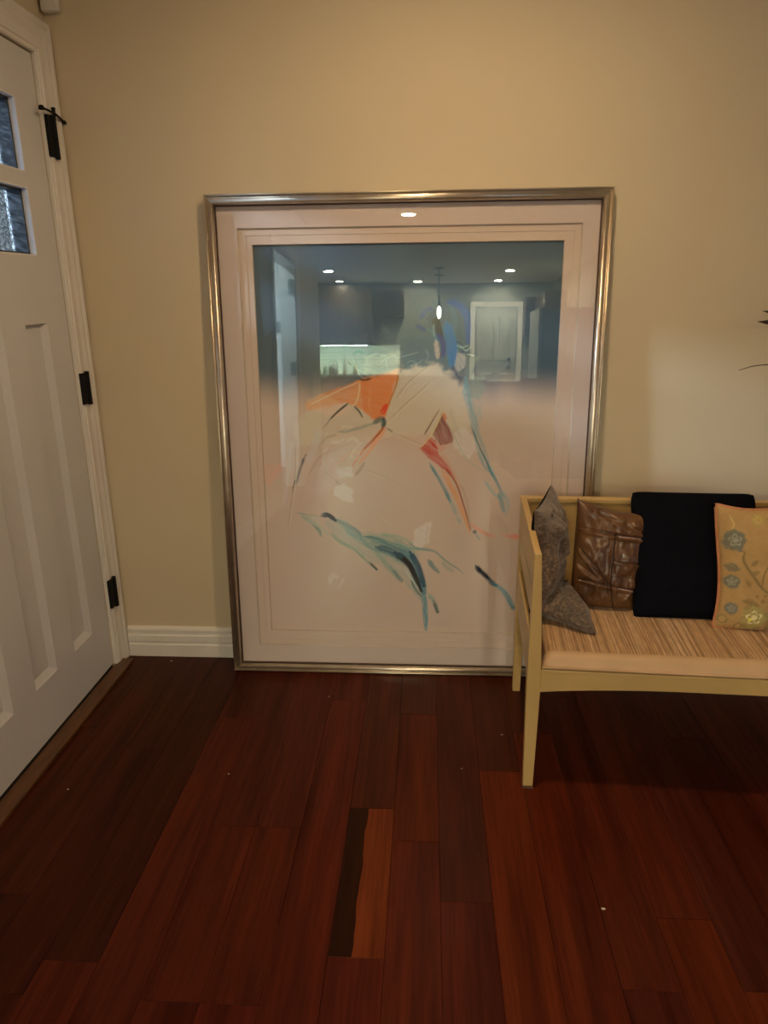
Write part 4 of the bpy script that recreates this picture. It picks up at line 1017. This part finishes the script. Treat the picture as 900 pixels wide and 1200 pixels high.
# ================================================================== KITCHEN (seen in the picture glass)
def cabinet(name, x0, x1, y0, y1, z0, z1, label, group, nd=1, face='+y', glass=False):
    t = empty(name, ((x0+x1)/2, (y0+y1)/2, z0)); tag(t, label, 'cabinet', group)
    ox, oy = (x0+x1)/2, (y0+y1)/2
    w, d, h = x1-x0, y1-y0, z1-z0
    body = MB()
    if face == '+y':
        if glass: body.box(-w/2, w/2, -d/2, -d/2+.02, 0, h).box(-w/2, -w/2+.02, -d/2, d/2-.022, 0, h).box(w/2-.02, w/2, -d/2, d/2-.022, 0, h).box(-w/2, w/2, -d/2, d/2-.022, 0, .02).box(-w/2, w/2, -d/2, d/2-.022, h-.02, h)
        else: body.box(-w/2, w/2, -d/2, d/2-.022, 0, h)
        body.build('body', M_CAB, t)
        for i in range(nd):
            a = -w/2 + w*i/nd + .003; b_ = -w/2 + w*(i+1)/nd - .003; q = .055
            fr = MB().box(a, b_, d/2-.021, d/2, .003, q).box(a, b_, d/2-.021, d/2, h-q, h-.003).box(a, a+q, d/2-.021, d/2, q, h-q).box(b_-q, b_, d/2-.021, d/2, q, h-q)
            dr = fr.build('door', M_CAB, t)
            boxo('pane' if glass else 'panel', M_CLEAR if glass else M_CAB, dr, a+q, b_-q, d/2-.016, d/2-.010, q, h-q)
            MB().tube([(b_-.03, d/2+.02, h*.3), (b_-.03, d/2+.02, h*.3+.12)], .005, 6).build('handle', M_STEEL, dr)
    else:
        if glass: body.box(w/2-.02, w/2, -d/2, d/2, 0, h).box(-w/2+.022, w/2, -d/2, -d/2+.02, 0, h).box(-w/2+.022, w/2, d/2-.02, d/2, 0, h).box(-w/2+.022, w/2, -d/2, d/2, 0, .02).box(-w/2+.022, w/2, -d/2, d/2, h-.02, h)
        else: body.box(-w/2+.022, w/2, -d/2, d/2, 0, h)
        body.build('body', M_CAB, t)
        for i in range(nd):
            a = -d/2 + d*i/nd + .003; b_ = -d/2 + d*(i+1)/nd - .003; q = .055
            fr = MB().box(-w/2, -w/2+.021, a, b_, .003, q).box(-w/2, -w/2+.021, a, b_, h-q, h-.003).box(-w/2, -w/2+.021, a, a+q, q, h-q).box(-w/2, -w/2+.021, b_-q, b_, q, h-q)
            dr = fr.build('door', M_CAB, t)
            boxo('pane' if glass else 'panel', M_CLEAR if glass else M_CAB, dr, -w/2+.010, -w/2+.016, a+q, b_-q, q, h-q)
            MB().tube([(-w/2-.02, b_-.03, h*.3), (-w/2-.02, b_-.03, h*.3+.12)], .005, 6).build('handle', M_STEEL, dr)
    return t
cabinet('wall_cabinet', -1.60, -.70, YK+.002, YK+.35, 1.44, 2.40, 'dark wood wall cabinet at the far left of the kitchen wall', 'kitchen wall cabinets', 2)
cabinet('wall_cabinet', -.70, .25, YK+.002, YK+.35, 1.44, 2.40, 'dark wood wall cabinet over the lit backsplash', 'kitchen wall cabinets', 2)
cabinet('wall_cabinet', .30, .78, YK+.002, YK+.35, 1.88, 2.30, 'small glass fronted wall cabinet right of the dark ones', 'kitchen wall cabinets', 1, glass=True)
cabinet('base_cabinet', -1.60, -.45, YK+.002, YK+.60, .0, .90, 'dark base cabinet at the left under the stone worktop', 'kitchen base cabinets', 2)
cabinet('base_cabinet', -.45, .70, YK+.002, YK+.60, .0, .90, 'dark base cabinet below the kettle', 'kitchen base cabinets', 2)
cabinet('base_cabinet', .70, 1.80, YK+.002, YK+.60, .0, .90, 'dark base cabinet left of the white kitchen door', 'kitchen base cabinets', 2)
w_ = boxo('worktop', M_STONE, None, -1.62, 1.82, YK+.002, YK+.63, .901, .94, bevel=.003); tag(w_, 'long grey stone worktop along the far kitchen wall', 'worktop')
bs = empty('wall_backsplash', (0, YK, 0)); bs['kind'] = 'structure'
for r in range(4):
    for c_ in range(9):
        xx = -1.6 + c_*.30 - (.15 if r % 2 else 0); x0_, x1_ = max(xx, -1.6), min(xx+.30, .70)
        if x1_-x0_ > .02: boxo('tile', M_TILE, bs, x0_+.0015, x1_-.0015, .001, .010, .942+r*.124, .942+(r+1)*.124-.009)
uc = empty('under_cabinet_light', (-.25, YK+.2, 1.438)); tag(uc, 'slim strip light under the dark wall cabinet', 'light')
boxo('housing', M_PLASTIC, uc, -.42, .42, -.03, .03, -.012, 0); boxo('lens', emit('strip_glow', (.80, 1, .80), 20), uc, -.40, .40, -.024, .024, -.0135, -.0122)
ld = bpy.data.lights.new('strip_lamp', 'AREA'); ld.shape = 'RECTANGLE'; ld.size = .8; ld.size_y = .05; ld.energy = 260; ld.color = (.80, 1, .78)
lo = bpy.data.objects.new('strip_lamp', ld); C.objects.link(lo); lo.parent = uc; lo.location = (0, 0, -.016)
# worktop things
kt = MB().lathe([(.06, 0), (.085, .02), (.08, .10), (.05, .15), (.02, .165), (.008, .18), (.001, .185)], 20, (-.42, YK+.33, .9405)).build('kettle', M_STEEL, smooth=True)
MB().tube([(-.50, YK+.33, 1.06), (-.48, YK+.33, 1.16), (-.36, YK+.33, 1.16), (-.34, YK+.33, 1.06)], .007, 8).build('handle', M_BLACK, kt); tag(kt, 'steel kettle on the worktop under the strip light', 'kettle')
for k, (x, h_, c_, lb) in enumerate([(-.66, .20, (.7, .72, .66), 'pale jar at the left end of the lit worktop'), (-.56, .15, (.15, .2, .15), 'short green jar beside the pale one'), (-.22, .26, (.65, .7, .62), 'tall pale bottle right of the kettle'), (-.05, .17, (.5, .45, .3), 'tan jar at the right of the bottle')]):
    o = MB().lathe([(.035, 0), (.04, .01), (.04, h_*.6), (.018, h_*.78), (.018, h_), (.001, h_)], 16, (x, YK+.30, .9405)).build('jar', mat('jar_glaze', c_, .2), smooth=True); tag(o, lb, 'jar', 'jars on the worktop')
# back door of the kitchen
d2 = empty('door_2', (0, YK, 0)); d2['kind'] = 'structure'
boxo('leaf', M_KDOOR, d2, 2.0, 2.68, .002, .03, .01, 2.03)
for (a, b_, c_, d_) in ((2.08, 2.30, 1.15, 1.90), (2.38, 2.60, 1.15, 1.90), (2.08, 2.30, .2, .95), (2.38, 2.60, .2, .95)):
    MB().loft([[(a, .030, c_), (b_, .030, c_), (b_, .030, d_), (a, .030, d_)], [(a+.02, .040, c_+.02), (b_-.02, .040, c_+.02), (b_-.02, .040, d_-.02), (a+.02, .040, d_-.02)]]).build('panel', M_KDOOR, d2)
for z, nm in ((1.04, 'door_knob'), (1.18, 'deadbolt')):
    k_ = MB().lathe([(.03, 0), (.032, .006), (.014, .014), (.026, .04), (.022, .055), (.001, .06)], 18).build(nm, M_BLACK, d2, smooth=True); k_.rotation_euler = (-math.pi/2, 0, 0); k_.location = (2.56, .03, z)
tr = MB().box(1.90, 1.985, .001, .022, 0, 2.13).box(2.695, 2.78, .001, .022, 0, 2.13).box(1.985, 2.695, .001, .022, 2.045, 2.13); o = tr.build('trim_6', M_TRIM, None, 'structure'); o.location.y = YK
# right side
cabinet('wall_cabinet', 2.785, 2.935, YK+.002, YK+.34, 1.53, 2.18, 'narrow dark wall cabinet with a glass door in the kitchen corner', 'kitchen wall cabinets', 1, '+y', True)
cabinet('wall_cabinet', 2.94, 3.268, -10.3, -9.0, 1.53, 2.18, 'dark closed wall cabinet on the right kitchen wall', 'kitchen wall cabinets', 2, '-x')
cabinet('base_cabinet', 2.82, 3.268, -9.7, -8.0, 0, .90, 'dark base cabinet on the right kitchen wall', 'kitchen base cabinets', 3, '-x')
w_ = boxo('worktop', M_STONE, None, 2.79, 3.268, -9.73, -7.97, .901, .94, bevel=.003); tag(w_, 'short grey stone worktop on the right kitchen wall', 'worktop')
fridge = empty('refrigerator', (2.93, -7.5, 0)); tag(fridge, 'grey steel refrigerator at the near end of the right kitchen wall', 'refrigerator')
boxo('body', M_GREYW, fridge, -.31, .335, -.42, .42, .02, 1.80); boxo('door', M_STEEL, fridge, -.35, -.312, -.42, .42, .62, 1.80, bevel=.006); boxo('drawer', M_STEEL, fridge, -.35, -.312, -.42, .42, .03, .61, bevel=.006)
# island and two chairs
isl = empty('kitchen_island', (2.15, -6.6, 0)); tag(isl, 'grey kitchen island between entry and kitchen', 'island')
boxo('base', M_GREYW, isl, -.65, .65, -.35, .35, 0, .87); boxo('worktop', M_STONE, isl, -.72, .72, -.42, .42, .871, .91, bevel=.004)
def chair(loc, rz, label):
    t = empty('dining_chair', loc, (0, 0, rz)); tag(t, label, 'chair', 'chairs at the island')
    boxo('seat', M_GREYW, t, -.22, .22, -.21, .21, .44, .47, bevel=.008)
    for sx_ in (-1, 1):
        for sy in (-1, 1):
            MB().loft([[(sx_*.21-.018*(sx_ > 0), sy*.20-.018*(sy > 0), 0) if False else (sx_*.19+a*.014, sy*.18+b_*.014, 0) for a, b_ in ((-1, -1), (1, -1), (1, 1), (-1, 1))],
                       [(sx_*.18+a*.02, sy*.17+b_*.02, .44) for a, b_ in ((-1, -1), (1, -1), (1, 1), (-1, 1))]]).build('leg', M_GREYW, t)
    MB().loft([[(-.20+.05*0, -.20, .48), (.20, -.20, .48), (.20, -.17, .48), (-.20, -.17, .48)], [(-.22, -.26, .95), (.22, -.26, .95), (.22, -.235, .95), (-.22, -.235, .95)]]).build('backrest', M_GREYW, t)
chair((1.70, -5.75, 0), math.radians(200), 'grey dining chair standing alone left of the island')
chair((2.45, -5.72, 0), math.radians(0), 'grey dining chair drawn up to the island')
# hall picture and clock
hp = empty('hall_picture', (-.235, -5.499, 1.26)); tag(hp, 'portrait picture in a dark frame on the white hall end wall', 'picture')
MB().box(-.125, -.105, 0, .02, 0, .355).box(.105, .125-.032, 0, .02, 0, .355).box(-.105, .093, 0, .02, 0, .02).box(-.105, .093, 0, .02, .335, .355).build('frame', M_BLACK, hp)
boxo('print_sheet', mat('pastel_print', (.55, .42, .36), .7, var=.5, nscale=4), hp, -.105, .093, .002, .008, .02, .335)
ck = MB().lathe([(.001, 0), (.05, 0), (.055, .006), (.055, .02), (.05, .024), (.001, .024)], 28).build('wall_clock', M_GREYW); ck.rotation_euler = (-math.pi/2, 0, 0); ck.location = (-.425, -5.499, 1.515); tag(ck, 'round dark disc on the white hall end wall', 'clock')
hl = empty('ceiling_light', (-.77, -4.0, H)); tag(hl, 'round recessed ceiling light in the side hall', 'ceiling light', 'recessed ceiling lights')
MB().lathe([(.066, -.001), (.092, -.001), (.094, -.004), (.088, -.008), (.068, -.009), (.066, -.004)], 28).build('trim_ring', M_PLASTIC, hl)
MB().lathe([(.001, -.002), (.065, -.002), (.065, -.005), (.001, -.006)], 24).build('lens', M_LENS[NEUT], hl)
ld = bpy.data.lights.new('lamp', 'AREA'); ld.shape = 'DISK'; ld.size = .12; ld.energy = 170; ld.color = (.72, .86, 1.0)
lo = bpy.data.objects.new('lamp', ld); C.objects.link(lo); lo.parent = hl; lo.location = (0, 0, -.012)
